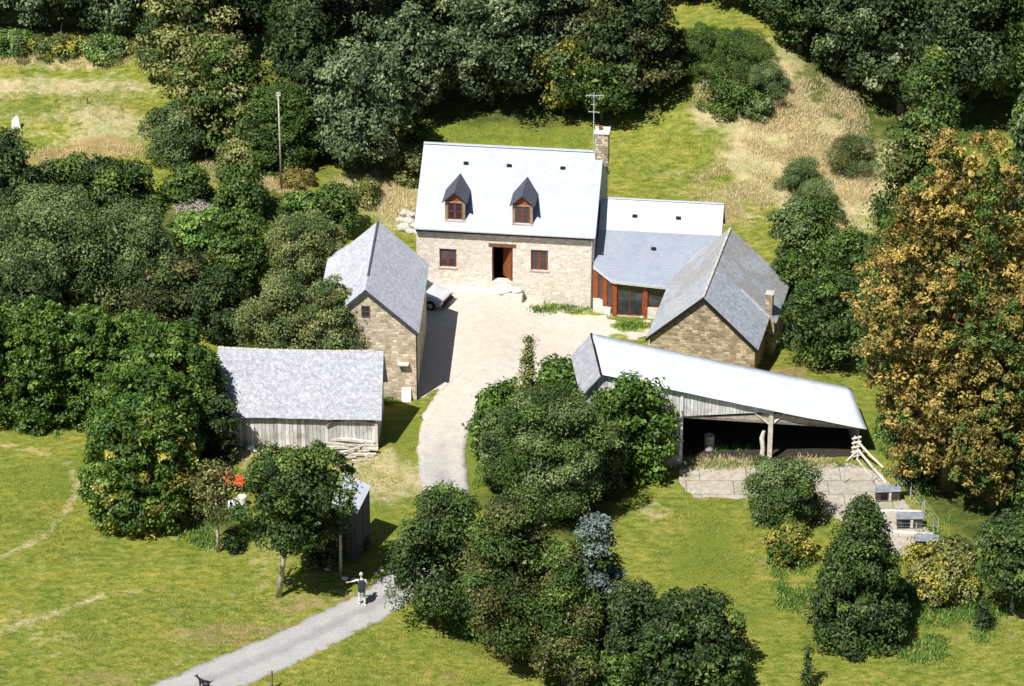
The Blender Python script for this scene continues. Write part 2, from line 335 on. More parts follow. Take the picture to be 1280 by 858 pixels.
def track(x, y):
    b = 0
    for i, t in enumerate(TRW[:3]):
        for a, c in zip(t, t[1:]):
            dx, dy = c.x-a.x, c.y-a.y; L = dx*dx+dy*dy; s = max(0, min(1, ((x-a.x)*dx+(y-a.y)*dy)/L))
            d = math.hypot(x-a.x-dx*s, y-a.y-dy*s); b = max(b, math.exp(-(d/.36)**2)*(.6 if i != 2 else .4))
    return b
def paint(me, co):
    xs = co[:, 0]; ys = co[:, 1]
    for k, bl in ATT.items():
        v = np.zeros(len(co))
        for (cx, cy, rx, ry, s) in bl:
            v = np.maximum(v, s*np.exp(-(((xs-cx)/rx)**2+((ys-cy)/ry)**2)**1.5))
        if k == 'straw':
            v = np.maximum(v, np.array([track(x, y) if abs(x) < 40 and y < 175 else 0 for x, y in zip(xs, ys)]))
        a = me.attributes.new(k, 'FLOAT', 'POINT'); a.data.foreach_set('value', v.astype(np.float32))
def grid_axis(lo, hi, step, far):
    a = list(np.arange(lo, hi+1e-6, step)); s = step; x = hi
    while x < far: s *= 1.35; x += s; a.append(x)
    s = step; x = lo; b = []
    while x > -far: s *= 1.35; x -= s; b.append(x)
    return np.array(b[::-1]+a)
gx = grid_axis(-44, 44, .4, 3000); gy = grid_axis(128, 262, .5, 3000)
V = [(x, y, hgt(x, y)) for y in gy for x in gx]; nx = len(gx)
ii = np.arange(len(gy)-1)[:, None]*nx+np.arange(nx-1)[None, :]; ii = ii.ravel()
F = np.stack([ii, ii+1, ii+1+nx, ii+nx], 1)
def fast_mesh(name, co, quads):
    me = bpy.data.meshes.new(name); co = np.asarray(co, np.float32); quads = np.asarray(quads, np.int32)
    me.vertices.add(len(co)); me.vertices.foreach_set('co', co.ravel())
    k = quads.shape[1]; me.loops.add(quads.size); me.loops.foreach_set('vertex_index', quads.ravel())
    me.polygons.add(len(quads)); me.polygons.foreach_set('loop_start', np.arange(len(quads), dtype=np.int32)*k)
    me.update(calc_edges=True); return me
me = fast_mesh('ground', V, F); me.polygons.foreach_set('use_smooth', [True]*len(F)); paint(me, np.array(V)); me.materials.append(M['ground'])
g = bpy.data.objects.new('ground', me); C.objects.link(g); tag(g, kind='structure')
def drape(name, outline, mat, off, wob=.12, step=.5, sub=.35):
    """a sheet laid on the land inside a world outline, with an uneven edge"""
    pts = []
    n = len(outline)
    for i in range(n):
        a, b = outline[i], outline[(i+1) % n]; k = max(1, int((b-a).length/sub))
        for j in range(k):
            q = a.lerp(b, j/k); w = wob*Vector((noise.noise(Vector((q.x*1.7, q.y*1.7, 1)))+.6*noise.noise(Vector((q.x*5, q.y*5, 1))), noise.noise(Vector((q.x*1.7, q.y*1.7, 9)))+.6*noise.noise(Vector((q.x*5, q.y*5, 9))), 0))
            pts.append((q.x+w.x*1.6, q.y+w.y*1.6))
    m = len(pts); edges = [(i, (i+1) % m) for i in range(m)]
    xs = [p[0] for p in pts]; ys = [p[1] for p in pts]
    inner = []
    x = min(xs)
    while x < max(xs):
        y = min(ys)
        while y < max(ys):
            inner.append((x, y)); y += step
        x += step
    vs, es, fs, *_ = geometry.delaunay_2d_cdt([Vector(p) for p in pts+inner], edges, [list(range(m))], 1, 1e-4)
    co = [(v.x, v.y, hgt(v.x, v.y)+off) for v in vs]
    me = bpy.data.meshes.new(name); me.from_pydata(co, [], [tuple(f) for f in fs]); me.update()
    bm = bmesh.new(); bm.from_mesh(me)
    bmesh.ops.recalc_face_normals(bm, faces=bm.faces)
    if sum(f.normal.z for f in bm.faces) < 0: bmesh.ops.reverse_faces(bm, faces=bm.faces)
    r = bmesh.ops.extrude_edge_only(bm, edges=[e for e in bm.edges if e.is_boundary])
    for v in [q for q in r['geom'] if isinstance(q, bmesh.types.BMVert)]: v.co.z -= .15
    bm.to_mesh(me); bm.free()
    paint(me, np.array([tuple(v.co) for v in me.vertices])); me.materials.append(mat)
    o = bpy.data.objects.new(name, me); C.objects.link(o); tag(o, kind='structure'); return o
yard_px = [(572,512),(556,494),(545,488),(521,500),(524,450),(530,400),(536,384),(524,368),(521,361),(560,361),(655,365),(738,388),(765,401),(812,402),(812,422),(735,428),(722,450),(705,480),(660,500),(620,505),(590,512)]
drape('courtyard', [G(*p) for p in yard_px], M['yard'], .03, .25)
# lane as a ribbon with a width coordinate
cl = [(120,905),(235,862),(340,818),(430,775),(490,742),(532,700),(553,655),(556,610),(552,565),(560,525),(578,498),(600,470)]
wd = [3.0,3.0,2.9,2.8,2.7,2.6,2.6,2.7,2.7,2.9,3.1,2.4]
cw = [G(*p) for p in cl]
def catmull(p, n=10):
    out = []
    for i in range(len(p)-1):
        a = p[max(i-1, 0)]; b = p[i]; c = p[i+1]; d = p[min(i+2, len(p)-1)]
        for j in range(n):
            t = j/n; out.append(.5*((2*b)+(c-a)*t+(2*a-5*b+4*c-d)*t*t+(3*b-a-3*c+d)*t**3))
    out.append(p[-1]); return out
cc = catmull(cw, 14); ww = [w.x for w in catmull([Vector((w, 0, 0)) for w in wd], 14)]
rv = []; rf = []; ra = []; K = 11
for i, p in enumerate(cc):
    d = (cc[min(i+1, len(cc)-1)]-cc[max(i-1, 0)]); d.z = 0; d.normalize(); s = Vector((d.y, -d.x, 0))
    wl = ww[i]/2*(1+.10*noise.noise(Vector((i*.35, 0, 5)))+.05*noise.noise(Vector((i*1.3, 0, 5)))); wr = ww[i]/2*(1+.10*noise.noise(Vector((i*.35, 9, 5)))+.05*noise.noise(Vector((i*1.3, 4, 5))))
    for k in range(K):
        t = min(1, max(0, (k-1)/(K-3))); q = p+s*(-wl+(wl+wr)*t); rv.append((q.x, q.y, hgt(q.x, q.y)+(.04 if 0 < k < K-1 else -.12))); ra.append(t)
for i in range(len(cc)-1):
    for k in range(K-1): rf.append((i*K+k, i*K+k+1, (i+1)*K+k+1, (i+1)*K+k))
me = fast_mesh('road', rv, rf); a = me.attributes.new('across', 'FLOAT', 'POINT'); a.data.foreach_set('value', np.array(ra, np.float32)); me.materials.append(M['road'])
o = bpy.data.objects.new('road', me); C.objects.link(o); tag(o, kind='structure')
slab_px = [(852,583),(870,580),(1062,580),(1100,592),(1168,672),(1150,694),(1100,698),(1050,650),(1005,632),(930,624),(868,622),(848,604)]
drape('concrete_yard', [G(*p) for p in slab_px], M['concrete'], .04, .1)
# ------------------------------------------------------------------ plants
def envelope(shape, u):
    """relative radius at height fraction u"""
    if shape == 'round': return np.sqrt(np.clip(1-(2*u-1)**2, 0, 1))
    if shape == 'dome': return np.where(u < .25, .82+.18*(u/.25), np.sqrt(np.clip(1-((u-.25)/.75)**2, 0, 1)))
    if shape == 'cone': return np.clip((1-u)**.8*1.02, .03, 1)*np.where(u < .1, .75+2.5*u, 1)
    if shape == 'spire': return np.clip(.9*(1-u)**.65, .04, 1)*np.where(u < .2, .6+2*u, 1)
    if shape == 'tower': return np.where(u < .4, .6+1.0*u, np.where(u < .6, 1, 1-(u-.6)*1.6))
    if shape == 'column': return np.where(u < .7, .95, np.sqrt(np.clip(1-((u-.7)/.3)**2, 0, 1))*.95)
    if shape == 'egg': return np.sqrt(np.clip(1-(2*u**.8-1)**2, 0, 1))
def crown_mesh(name, Rx, Ry, Hc, shape, leaf, dens=1.0, lob=.3, flat=0.0, mixmat=None, ragged=.12, aspect=.6):
    """leaf faces clustered on lobes spread over the crown's envelope; local origin at crown bottom centre"""
    Rm = (Rx+Ry)/2
    area = 2*math.pi*Rm*Hc*.85
    lr = max(lob*Rm, leaf*1.8, .35); lr = min(lr, Hc*.4, 1.0)
    Rx = max(Rx-lr*.5, Rx*.55); Ry = max(Ry-lr*.5, Ry*.55); Rm = (Rx+Ry)/2
    nl = int(np.clip(area/(math.pi*lr*lr)*2.0, 12, 900))
    u = rng.uniform(0, 1, nl*3); keep = rng.uniform(0, 1, nl*3) < envelope(shape, u)*.95+.05; u = u[keep][:nl]; nl = len(u)
    th = rng.uniform(0, 2*math.pi, nl); rad = envelope(shape, u)*(1-lr/Rm*.6*rng.uniform(.5, 1.1, nl)); rad = np.clip(rad, 0, 1)*np.where(rng.uniform(0, 1, nl) < .18, rng.uniform(.2, .8, nl), 1)
    ph = rng.uniform(0, 6.28, 6); wv = (np.sin(th*2+ph[0]+3*u)+np.sin(th*3+ph[1]-5*u)+.8*np.sin(th*5+ph[2]+9*u)+.7*np.sin(ph[3]+11*u+th))/3.5
    big_ = min(.34, ragged*1.9); rad *= 1+ragged*.8*rng.normal(0, 1, nl)+big_*(wv-.35)
    if ragged > .08:
        keep = (wv+rng.normal(0, .5, nl)) > -.85; u, th, rad = u[keep], th[keep], rad[keep]; nl = len(u)
    cen = np.stack([Rx*rad*np.cos(th), Ry*rad*np.sin(th), Hc*u*(1-.0)+0], 1); cen[:, 2] = np.clip(cen[:, 2], lr*.35, Hc-lr*.75)
    lrs = lr*rng.uniform(.6, 1.3, nl)
    per = int(np.clip(4*math.pi*lr*lr/(leaf*leaf*aspect)*.62*dens, 10, 900))
    idx = np.repeat(np.arange(nl), per); n = len(idx)
    d = rng.normal(0, 1, (n, 3)); d /= np.linalg.norm(d, axis=1)[:, None]
    outd = cen.copy(); outd[:, 2] = (outd[:, 2]-Hc*.35)*.8; outd /= np.linalg.norm(outd, axis=1)[:, None]+1e-6
    d = d+outd[idx]*.45+np.array([0, 0, .25]); d /= np.linalg.norm(d, axis=1)[:, None]
    shell = rng.uniform(.55, 1.0, n)**.6*(1+.15*rng.normal(0, 1, n))
    pos = cen[idx]+d*(lrs[idx]*shell)[:, None]*np.array([1, 1, .8*(1-flat)])
    # interior fill so that the crown is not hollow
    nf = int(n*.10); t2 = rng.uniform(0, 2*math.pi, nf); u2 = rng.uniform(.05, .9, nf); r2 = envelope(shape, u2)*np.sqrt(rng.uniform(0, .6, nf))
    pf = np.stack([Rx*r2*np.cos(t2), Ry*r2*np.sin(t2), Hc*u2], 1); pos = np.concatenate([pos, pf]); d = np.concatenate([d, rng.normal(0, 1, (nf, 3))]); idx = np.concatenate([idx, rng.integers(0, nl, nf)]); N_ = len(pos)
    nrm = d*.8+rng.normal(0, .55, (N_, 3))+np.array([0, 0, .35]); nrm /= np.linalg.norm(nrm, axis=1)[:, None]
    tg = rng.normal(0, 1, (N_, 3))+np.array([0, 0, -.5]); tg -= nrm*(tg*nrm).sum(1)[:, None]; tg /= np.linalg.norm(tg, axis=1)[:, None]; bt = np.cross(nrm, tg)
    s = leaf*rng.uniform(.6, 1.35, N_)*np.where(np.arange(N_) >= N_-nf, 1.8, 1); s = s[:, None]
    fold = nrm*s*.13
    co = np.stack([pos-tg*s*.55, pos+bt*s*aspect*.5-fold*-1, pos+tg*s*.55-fold*.6, pos-bt*s*aspect*.5+fold], 1).reshape(-1, 3)
    co[:, 2] = np.maximum(co[:, 2], .02)
    q = np.arange(N_*4).reshape(-1, 4)
    me = fast_mesh(name, co, q)
    ltint = rng.uniform(.15, .8, nl)[idx]; tint = np.clip(ltint+rng.normal(0, .15, N_), 0, 1)
    a = me.attributes.new('tint', 'FLOAT', 'POINT'); a.data.foreach_set('value', np.repeat(tint, 4).astype(np.float32))
    if mixmat is not None:   # second leaf colour on part of the lobes
        pick = (mixmat(cen/np.array([Rx, Ry, Hc]))[idx]).astype(np.int32); me.polygons.foreach_set('material_index', pick)
    return me
leafcount = [0]
LK = .86
def plant(name, label, cat, px, by, top, hw, shape='round', mat='green', leaf=.26, trunk=.12, depth=1.0, dens=1.0, lob=.3, group=None, bark='bark', flat=0, mat2=None, mixf=None, lean=0, tr=None, ragged=.12, aspect=.6, minr=0):
    """px/by: pixel of the foot in the photograph; top: pixel row of the tip; hw: half width in pixels; trunk: share of height below the crown"""
    leaf = leaf*LK; by = by-hw*.46*depth*.8*max(0, 1-trunk/.3); b = G(px, by); k = scale_at(b); Rr = hw/k
    H = (by-top)/(k*math.cos(CA)+0) * .97
    # the crown's top is nearer to the eye than the ground behind it: small correction through its own scale
    H = max(H, .5)
    t = thing(name, label, cat, b, 0, group)
    zc = H*trunk; Hc = H-zc
    me = crown_mesh('crown', Rr*.97, Rr*.97*depth, Hc, shape, leaf, dens, lob, flat, mixf, ragged, aspect)
    me.materials.append(LM[mat]); 
    for m_ in ([mat2] if isinstance(mat2, str) else (mat2 or [])): me.materials.append(LM[m_])
    cr = bpy.data.objects.new('crown' if trunk > .05 else 'foliage', me); C.objects.link(cr); cr.parent = t; cr.location = (lean, 0, zc)
    leafcount[0] += len(me.polygons)
    tb = MB(); r0 = tr or max(.035, H*.017)
    top_z = H*.75; pts = [(0, 0, -.15), (lean*.3, 0, top_z*.3), (lean*.8, .05, top_z*.65), (lean, 0, top_z)]
    tb.tube(pts, [r0*1.25, r0, r0*.7, r0*.25], 8)
    for i in range(5 if trunk > .05 else 4):
        an = rng.uniform(0, 6.28); z0 = H*rng.uniform(max(trunk*.95, .1), max(.6, trunk+.15)); e = Rr*rng.uniform(.3, .55)
        f = min(1, z0/top_z); tb.tube([(lean*f, 0, z0), (lean*f+e*.5*math.cos(an), e*.5*math.sin(an), z0+e*.5), (lean*f+e*math.cos(an), e*math.sin(an), z0+e*.8)], [r0*.45, r0*.3, r0*.1], 5)
    tb.build('trunk' if trunk > .05 else 'stem', M[bark], t, smooth=True)
    return t
TREES = []
def T(*a, **k): TREES.append((a, k))
# ---- the wood behind: trees one can tell apart, back rows first
WG = 'trees of the wood on the hill'
def W(px, by, top, hw, mat, lab, **k):
    k.setdefault('leaf', .29); k.setdefault('trunk', .1); k.setdefault('shape', 'egg'); k.setdefault('lob', .26); k.setdefault('group', WG); k.setdefault('dens', .8); k.setdefault('ragged', .19)
    T('woodland_tree', lab, 'tree', px, by, top, hw, mat=mat, **k)
W(-5, 40, -110, 60, 'dark', 'dark tree at the far top left corner above the field')
W(50, 48, -90, 55, 'greyg', 'grey-green tree in the top left wood, second from the corner')
W(105, 50, -80, 50, 'dark', 'dark tree in the top left wood above the dry field edge')
W(160, 58, -90, 50, 'greyg', 'grey-green tree just left of the layered yellow-green tree')
W(300, 80, -140, 70, 'dark', 'dark tall tree behind the layered yellow-green tree')
W(385, 120, -130, 65, 'dark', 'near-black tree in the gap left of the tall grey-green wood')
W(470, 110, -150, 75, 'greyg', 'tall grey-green tree rising out of the top edge left of centre', bark='bark_pale')
W(550, 95, -150, 60, 'dark', 'dark tree behind the silvery rounded tree at top centre')
W(640, 90, -150, 70, 'green', 'green tree topmost behind the silvery rounded tree')
W(700, 100, -150, 60, 'greyg', 'grey-green tree behind the yellowish one at top centre')
W(862, 14, -130, 55, 'greyg', 'pale tree behind the broom at the top edge right of centre')
W(925, 22, -120, 55, 'green', 'mid green tree above the broom bushes at the top edge')
W(960, 40, -115, 60, 'greyg', 'grey-green tree at the top edge above the dry slope')
W(1050, 70, -120, 65, 'dark', 'dark tree at the top edge right of the dry slope, back row')
W(1120, 70, -120, 65, 'green', 'green tree at the top edge behind the right hand wood')
W(1190, 80, -130, 65, 'dark', 'dark tree in the back row near the top right corner')
W(1262, 90, -60, 60, 'yellow', 'yellowish tree at the top right corner')
W(240, 112, -100, 80, 'olive', 'layered yellow-green tree with hanging boughs beside the upper field', flat=.45, shape='cone', ragged=.2, mat2='dark', mixf=lambda c: rng.uniform(0, 1, len(c)) < .3)
W(275, 200, 50, 64, 'olive', 'lower olive green tree in front of the layered one, by the field edge', flat=.3, ragged=.18, mat2='green', mixf=lambda c: rng.uniform(0, 1, len(c)) < .5)
W(385, 190, 10, 45, 'dark', 'dark tree between the olive tree and the big grey-green ivy mass')
W(455, 232, 62, 72, 'greyg', 'big grey-green leafy tree left of the farmhouse roof', ragged=.16, leaf=.3)
W(515, 165, 10, 45, 'greyg', 'narrow grey-green tree at the left edge of the lawn gap', leaf=.3)
W(615, 150, -20, 82, 'greyg', 'silvery rounded tree with pale leaves above the farmhouse roof', leaf=.3, trunk=.12, shape='round')
W(705, 150, 60, 50, 'yellow', 'bright yellow-green young tree in front of the wood above the roof', leaf=.28, trunk=.2, shape='round', mat2='green', mixf=lambda c: rng.uniform(0, 1, len(c)) < .5)
W(752, 156, 78, 48, 'green', 'low blue-green tree behind the television aerial', leaf=.28, trunk=.25, shape='round')
W(785, 145, -90, 80, 'brownish', 'dark bronze conifer rising above the farmhouse chimney', flat=.4, shape='cone', ragged=.16, leaf=.3, mat2='dark', mixf=lambda c: rng.uniform(0, 1, len(c)) < .45)
W(1000, 78, -90, 50, 'green', 'dark green tree at the wood edge above the broom', mat2='dark', mixf=lambda c: rng.uniform(0, 1, len(c)) < .5)
W(1062, 122, -70, 62, 'greyg', 'grey-green tree overhanging the top of the dry slope', mat2='dark', mixf=lambda c: rng.uniform(0, 1, len(c)) < .6)
W(1125, 160, -60, 66, 'dark', 'deep shaded tree right of the dry slope behind the green poplar', mat2='greyg', mixf=lambda c: rng.uniform(0, 1, len(c)) < .3)
W(1190, 165, -60, 75, 'dark', 'blackish tree between the poplar and the right edge wood', mat2='greyg', mixf=lambda c: rng.uniform(0, 1, len(c)) < .2)
W(1275, 150, -40, 60, 'green', 'green tree under the yellowish one at the right edge')
# ---- broom, bramble and shrubs on the slope
def S(name, lab, px, by, top, hw, mat, **k):
    k.setdefault('leaf', .2); k.setdefault('trunk', .0); k.setdefault('shape', 'dome'); k.setdefault('lob', .34)
    T(name, lab, 'shrub' if 'hedge' not in name else 'hedge', px, by, top, hw, mat=mat, **k)
S('broom_bush', 'feathery green broom bush left end of the patch above the chimney shadow', 872, 98, 34, 44, 'green', leaf=.13, aspect=.3, ragged=.28, lob=.22, dens=.8)
S('broom_bush', 'feathery broom bush in the middle of the patch below the top wood', 920, 100, 36, 50, 'green', leaf=.13, aspect=.3, ragged=.28, lob=.22, dens=.8)
S('broom_bush', 'feathery broom bush at the right end of the patch, browner', 958, 112, 62, 36, 'sage', leaf=.13, aspect=.3, ragged=.28, lob=.22, dens=.8)
S('bramble_bush', 'low dark bramble mound under the broom at the shadow edge', 915, 152, 104, 42, 'green', leaf=.2, lob=.3)
S('bramble_bush', 'small bramble mound right end of the dark patch on the dry slope', 948, 152, 122, 22, 'sage', leaf=.2)
S('shrub', 'brownish green bush in the dry grass left of the poplar top', 1064, 226, 172, 34, 'brownish', leaf=.13, aspect=.3, ragged=.28, dens=.7, mat2='sage', mixf=lambda c: rng.uniform(0, 1, len(c)) < .6)
S('shrub', 'soft green bush in the dry grass, upper of two above the right barn', 998, 248, 202, 34, 'sage', leaf=.13, aspect=.3, ragged=.28, dens=.8)
S('shrub', 'soft green bush lower of two above the right barn', 1022, 285, 230, 36, 'sage', leaf=.13, aspect=.3, ragged=.25)
W(1005, 345, 252, 50, 'green', 'rounded green tree behind the stone outbuilding', leaf=.22, group='trees right of the stone outbuilding', shape='round', mat2='sage', mixf=lambda c: c[:, 0] < 0)
W(985, 400, 318, 34, 'green', 'smaller green tree touching the right slope of the stone outbuilding', leaf=.22, group='trees right of the stone outbuilding', shape='round')
W(1035, 476, 340, 58, 'green', 'dark leafy tree right of the stone outbuilding, before the autumn tree', leaf=.24, group='trees right of the stone outbuilding', shape='round', trunk=.05, mat2='dark', mixf=lambda c: rng.uniform(0, 1, len(c)) < .5)
W(1060, 410, 290, 45, 'green', 'green tree between the rounded tree and the autumn tree', leaf=.24, group='trees right of the stone outbuilding')
# ---- left slope
S('shrub', 'round olive bush at the lower edge of the upper field', 222, 212, 134, 50, 'sage', leaf=.18)
T('domed_tree', 'smooth domed green tree beside the utility pole', 'tree', 350, 226, 108, 60, shape='dome', mat='green', leaf=.2, trunk=.0, lob=.2, ragged=.05)
S('shrub', 'small bush filling the foot of the olive tree by the field corner', 300, 232, 180, 34, 'olive', leaf=.2)
S('shrub', 'rust-brown bracken mound behind the utility pole foot', 372, 240, 216, 28, 'autumn_low', leaf=.12, ragged=.05)
S('bramble_bush', 'bramble bank at the left end of the rough grass beside the farmhouse', 455, 262, 228, 30, 'olive', leaf=.2)
S('bramble_bush', 'bramble bank near the rubble heap beside the farmhouse', 505, 238, 190, 34, 'olive', leaf=.2)
S('bramble_bush', 'low green bramble at the farmhouse roof left edge', 520, 180, 150, 26, 'green', leaf=.2)
W(10, 330, 165, 60, 'dark', 'dark tree at the left edge below the standing stone', group='trees in the hollow left of the barn', leaf=.24, trunk=.03)
S('hedgerow_shrub', 'left end of the dark green thicket under the dry field', 85, 285, 198, 48, 'green', leaf=.24, mat2='dark', mixf=lambda c: rng.uniform(0, 1, len(c)) < .5)
S('hedgerow_shrub', 'middle bush of the dark green thicket under the dry field', 150, 285, 196, 52, 'green', leaf=.24, mat2='dark', mixf=lambda c: rng.uniform(0, 1, len(c)) < .4)
S('hedgerow_shrub', 'right end bush of the dark green thicket under the dry field', 235, 270, 208, 36, 'green', leaf=.24)
S('hedgerow_shrub', 'leafy bush right of the heap of dead twigs', 302, 290, 212, 40, 'green', leaf=.24)
S('hedgerow_shrub', 'leafy bush just right of the utility pole foot', 378, 305, 243, 36, 'fresh', leaf=.24, mat2='green', mixf=lambda c: rng.uniform(0, 1, len(c)) < .6)
S('hedgerow_shrub', 'leafy bush behind the left slope of the stone barn roof', 420, 305, 232, 36, 'green', leaf=.24)
W(70, 400, 240, 88, 'sage', 'broad feathery grey-green willow at the left edge', group='trees in the hollow left of the barn', leaf=.18, shape='round', lob=.3, trunk=.03)
W(160, 395, 262, 70, 'sage', 'feathery grey-green willow right half of the pair at the left', group='trees in the hollow left of the barn', leaf=.18, shape='round', lob=.3, trunk=.03)
W(255, 360, 262, 48, 'fresh', 'bright fern-green bush below the heap of dead twigs', group='trees in the hollow left of the barn', leaf=.24, shape='round', flat=.4, trunk=.03)
W(300, 385, 265, 48, 'green', 'mid green leafy tree in the hollow behind the pale willow', group='trees in the hollow left of the barn', leaf=.24, trunk=.03)
W(215, 425, 318, 62, 'dark', 'dark olive tree above the tall rounded hedge', group='trees in the hollow left of the barn', leaf=.22, mat2='brownish', mixf=lambda c: rng.uniform(0, 1, len(c)) < .4, trunk=.03)
W(40, 470, 330, 60, 'dark', 'dark tree above the clipped laurel hedge at the left edge', group='trees in the hollow left of the barn', leaf=.22, trunk=.03)
W(275, 440, 340, 40, 'dark', 'dark tree between the tall hedge and the pale willow', group='trees in the hollow left of the barn', leaf=.22, trunk=.03)
W(385, 420, 268, 52, 'olive', 'pale willow with thin white stem behind the stone barn', group='willows by the stone barn', leaf=.15, shape='round', bark='bark_pale', trunk=.05, mat2='sage', mixf=lambda c: rng.uniform(0, 1, len(c)) < .5)
W(355, 500, 350, 58, 'olive', 'pale olive willow behind the long shed roof, left one', group='willows by the stone barn', leaf=.15, shape='round', trunk=.05, mat2='sage', mixf=lambda c: rng.uniform(0, 1, len(c)) < .5)
W(422, 505, 345, 50, 'olive', 'olive willow against the stone barn gable', group='willows by the stone barn', leaf=.15, shape='round', trunk=.05, mat2='sage', mixf=lambda c: rng.uniform(0, 1, len(c)) < .4)
# ---- hedges
for i, (px, by, top, hw, lab) in enumerate(((-10, 540, 372, 50, 'clipped laurel hedge section at the left edge of the frame'), (55, 543, 376, 50, 'clipped laurel hedge section second from the left edge'), (120, 540, 385, 48, 'clipped laurel hedge section third from the left edge'), (178, 520, 392, 40, 'laurel hedge section joining the tall rounded hedge'))):
    S('laurel_hedge', lab, px, by, top, hw, 'laurel', shape='column', leaf=.22, lob=.16, ragged=.03, group='clipped laurel hedge')
S('tall_hedge', 'tall dark rounded laurel mound beside the long shed', 213, 585, 406, 84, 'laurel', leaf=.22, lob=.15, ragged=.02, depth=.8)
S('tall_hedge', 'tall laurel mound stepping forward, middle of the three', 183, 630, 450, 78, 'laurel', leaf=.22, lob=.15, ragged=.02, depth=.8)
S('tall_hedge', 'front laurel mound with yellowing leaves facing the meadow', 178, 674, 500, 80, 'yellow', leaf=.22, lob=.15, ragged=.02, depth=.8, mat2='laurel', mixf=lambda c: rng.uniform(0, 1, len(c)) < .45+.6*c[:, 2])
S('shrub', 'dark ragged shrub between the tall hedge and the long shed', 276, 585, 490, 26, 'dark', leaf=.22, shape='column')
T('young_tree', 'thin sparse young tree with a pale forked trunk at the hedge end', 'tree', 273, 690, 570, 34, shape='round', mat='brownish', leaf=.17, trunk=.32, dens=.22, bark='bark_pale', mat2='olive', mixf=lambda c: rng.uniform(0, 1, len(c)) < .5, ragged=.25)
S('shrub', 'dark low shrub right of the forked young tree', 292, 695, 665, 16, 'dark', leaf=.18)
S('shrub', 'yellowish weedy bush between the orange machine and the shed wall', 330, 612, 572, 26, 'yellow', leaf=.15, dens=.6)
T('lone_tree', 'leafy green tree on a bare pale trunk before the tin shed', 'tree', 348, 746, 553, 72, shape='round', mat='green', leaf=.22, trunk=.36, lean=.95, bark='bark_pale', ragged=.26, mat2='dark', mixf=lambda c: rng.uniform(0, 1, len(c)) < .35, tr=.13, lob=.24)
S('shrub', 'bushy green sapling poking up before the timber heap', 400, 640, 548, 20, 'green', leaf=.2, shape='spire', dens=.8)
S('shrub', 'dark shrub at the foot of the pole by the tin shed', 405, 712, 650, 30, 'dark', leaf=.2)
S('weed_patch', 'leafy weeds at the right wall foot of the tin shed', 452, 690, 668, 10, 'green', leaf=.16)
# ---- clump in the middle of the yard
S('big_leaf_shrub', 'large-leaved dark shrub at the left of the yard clump', 628, 585, 478, 46, 'laurel', leaf=.3, ragged=.06)
S('big_leaf_shrub', 'large-leaved shrub at the back of the yard clump', 705, 560, 452, 55, 'laurel', leaf=.3, ragged=.06)
S('big_leaf_shrub', 'glossy large-leaved shrub beside the open shed wall', 784, 610, 470, 68, 'laurel', depth=.5, leaf=.3, ragged=.05)
T('birch_tree', 'slim pale spire of a young birch rising over the yard clump', 'tree', 660, 592, 415, 24, shape='spire', mat='olive', leaf=.15, trunk=.1, ragged=.3, dens=.35)
T('feathery_tree', 'feathery dark green tree filling the middle of the yard clump', 'tree', 688, 662, 476, 74, shape='egg', mat='green', leaf=.16, trunk=.12, ragged=.2, mat2='sage', mixf=lambda c: rng.uniform(0, 1, len(c)) < .45)
T('feathery_tree', 'feathery green tree at the left front of the yard clump', 'tree', 632, 625, 515, 40, shape='round', mat='sage', leaf=.18, trunk=.1, mat2='dark', mixf=lambda c: rng.uniform(0, 1, len(c)) < .5)
T('feathery_tree', 'smaller feathery tree at the right front of the yard clump', 'tree', 752, 628, 525, 36, shape='round', mat='sage', leaf=.18, trunk=.1, mat2='dark', mixf=lambda c: rng.uniform(0, 1, len(c)) < .5)
# ---- front group beside the lane
T('broadleaf_tree', 'dense dark tree beside the lane, leftmost of the front group', 'tree', 562, 806, 612, 74, shape='egg', mat='dark', leaf=.2, trunk=.06, ragged=.18, mat2='green', mixf=lambda c: rng.uniform(0, 1, len(c)) < .3)
T('broadleaf_tree', 'bronze green tree with a bare trunk in the front group', 'tree', 636, 842, 612, 76, shape='egg', mat='brownish', leaf=.18, trunk=.14, ragged=.2, mat2='green', mixf=lambda c: rng.uniform(0, 1, len(c)) < .45, bark='bark_pale')
T('blue_spruce', 'pale blue spruce among the front group of trees', 'tree', 742, 800, 634, 58, shape='cone', mat='blue', leaf=.2, trunk=.05, ragged=.2, flat=.3, mat2='green', mixf=lambda c: rng.uniform(0, 1, len(c)) < .3)
T('broadleaf_tree', 'bronze tinged tree in front of the blue spruce', 'tree', 706, 868, 672, 64, shape='cone', mat='brownish', leaf=.18, trunk=.14, ragged=.2, mat2='green', mixf=lambda c: rng.uniform(0, 1, len(c)) < .5)
T('broadleaf_tree', 'dark green tree between the blue spruce and the round bush', 'tree', 782, 860, 722, 56, shape='egg', mat='dark', leaf=.2, trunk=.06)
S('round_bush', 'large dense round dark bush at the bottom edge right of centre', 862, 885, 742, 84, 'dark', leaf=.24, lob=.2, ragged=.04, mat2='green', mixf=lambda c: rng.uniform(0, 1, len(c)) < .4)
S('shrub', 'lower dark bush at the bottom edge under the front group', 770, 885, 812, 40, 'green', leaf=.22)
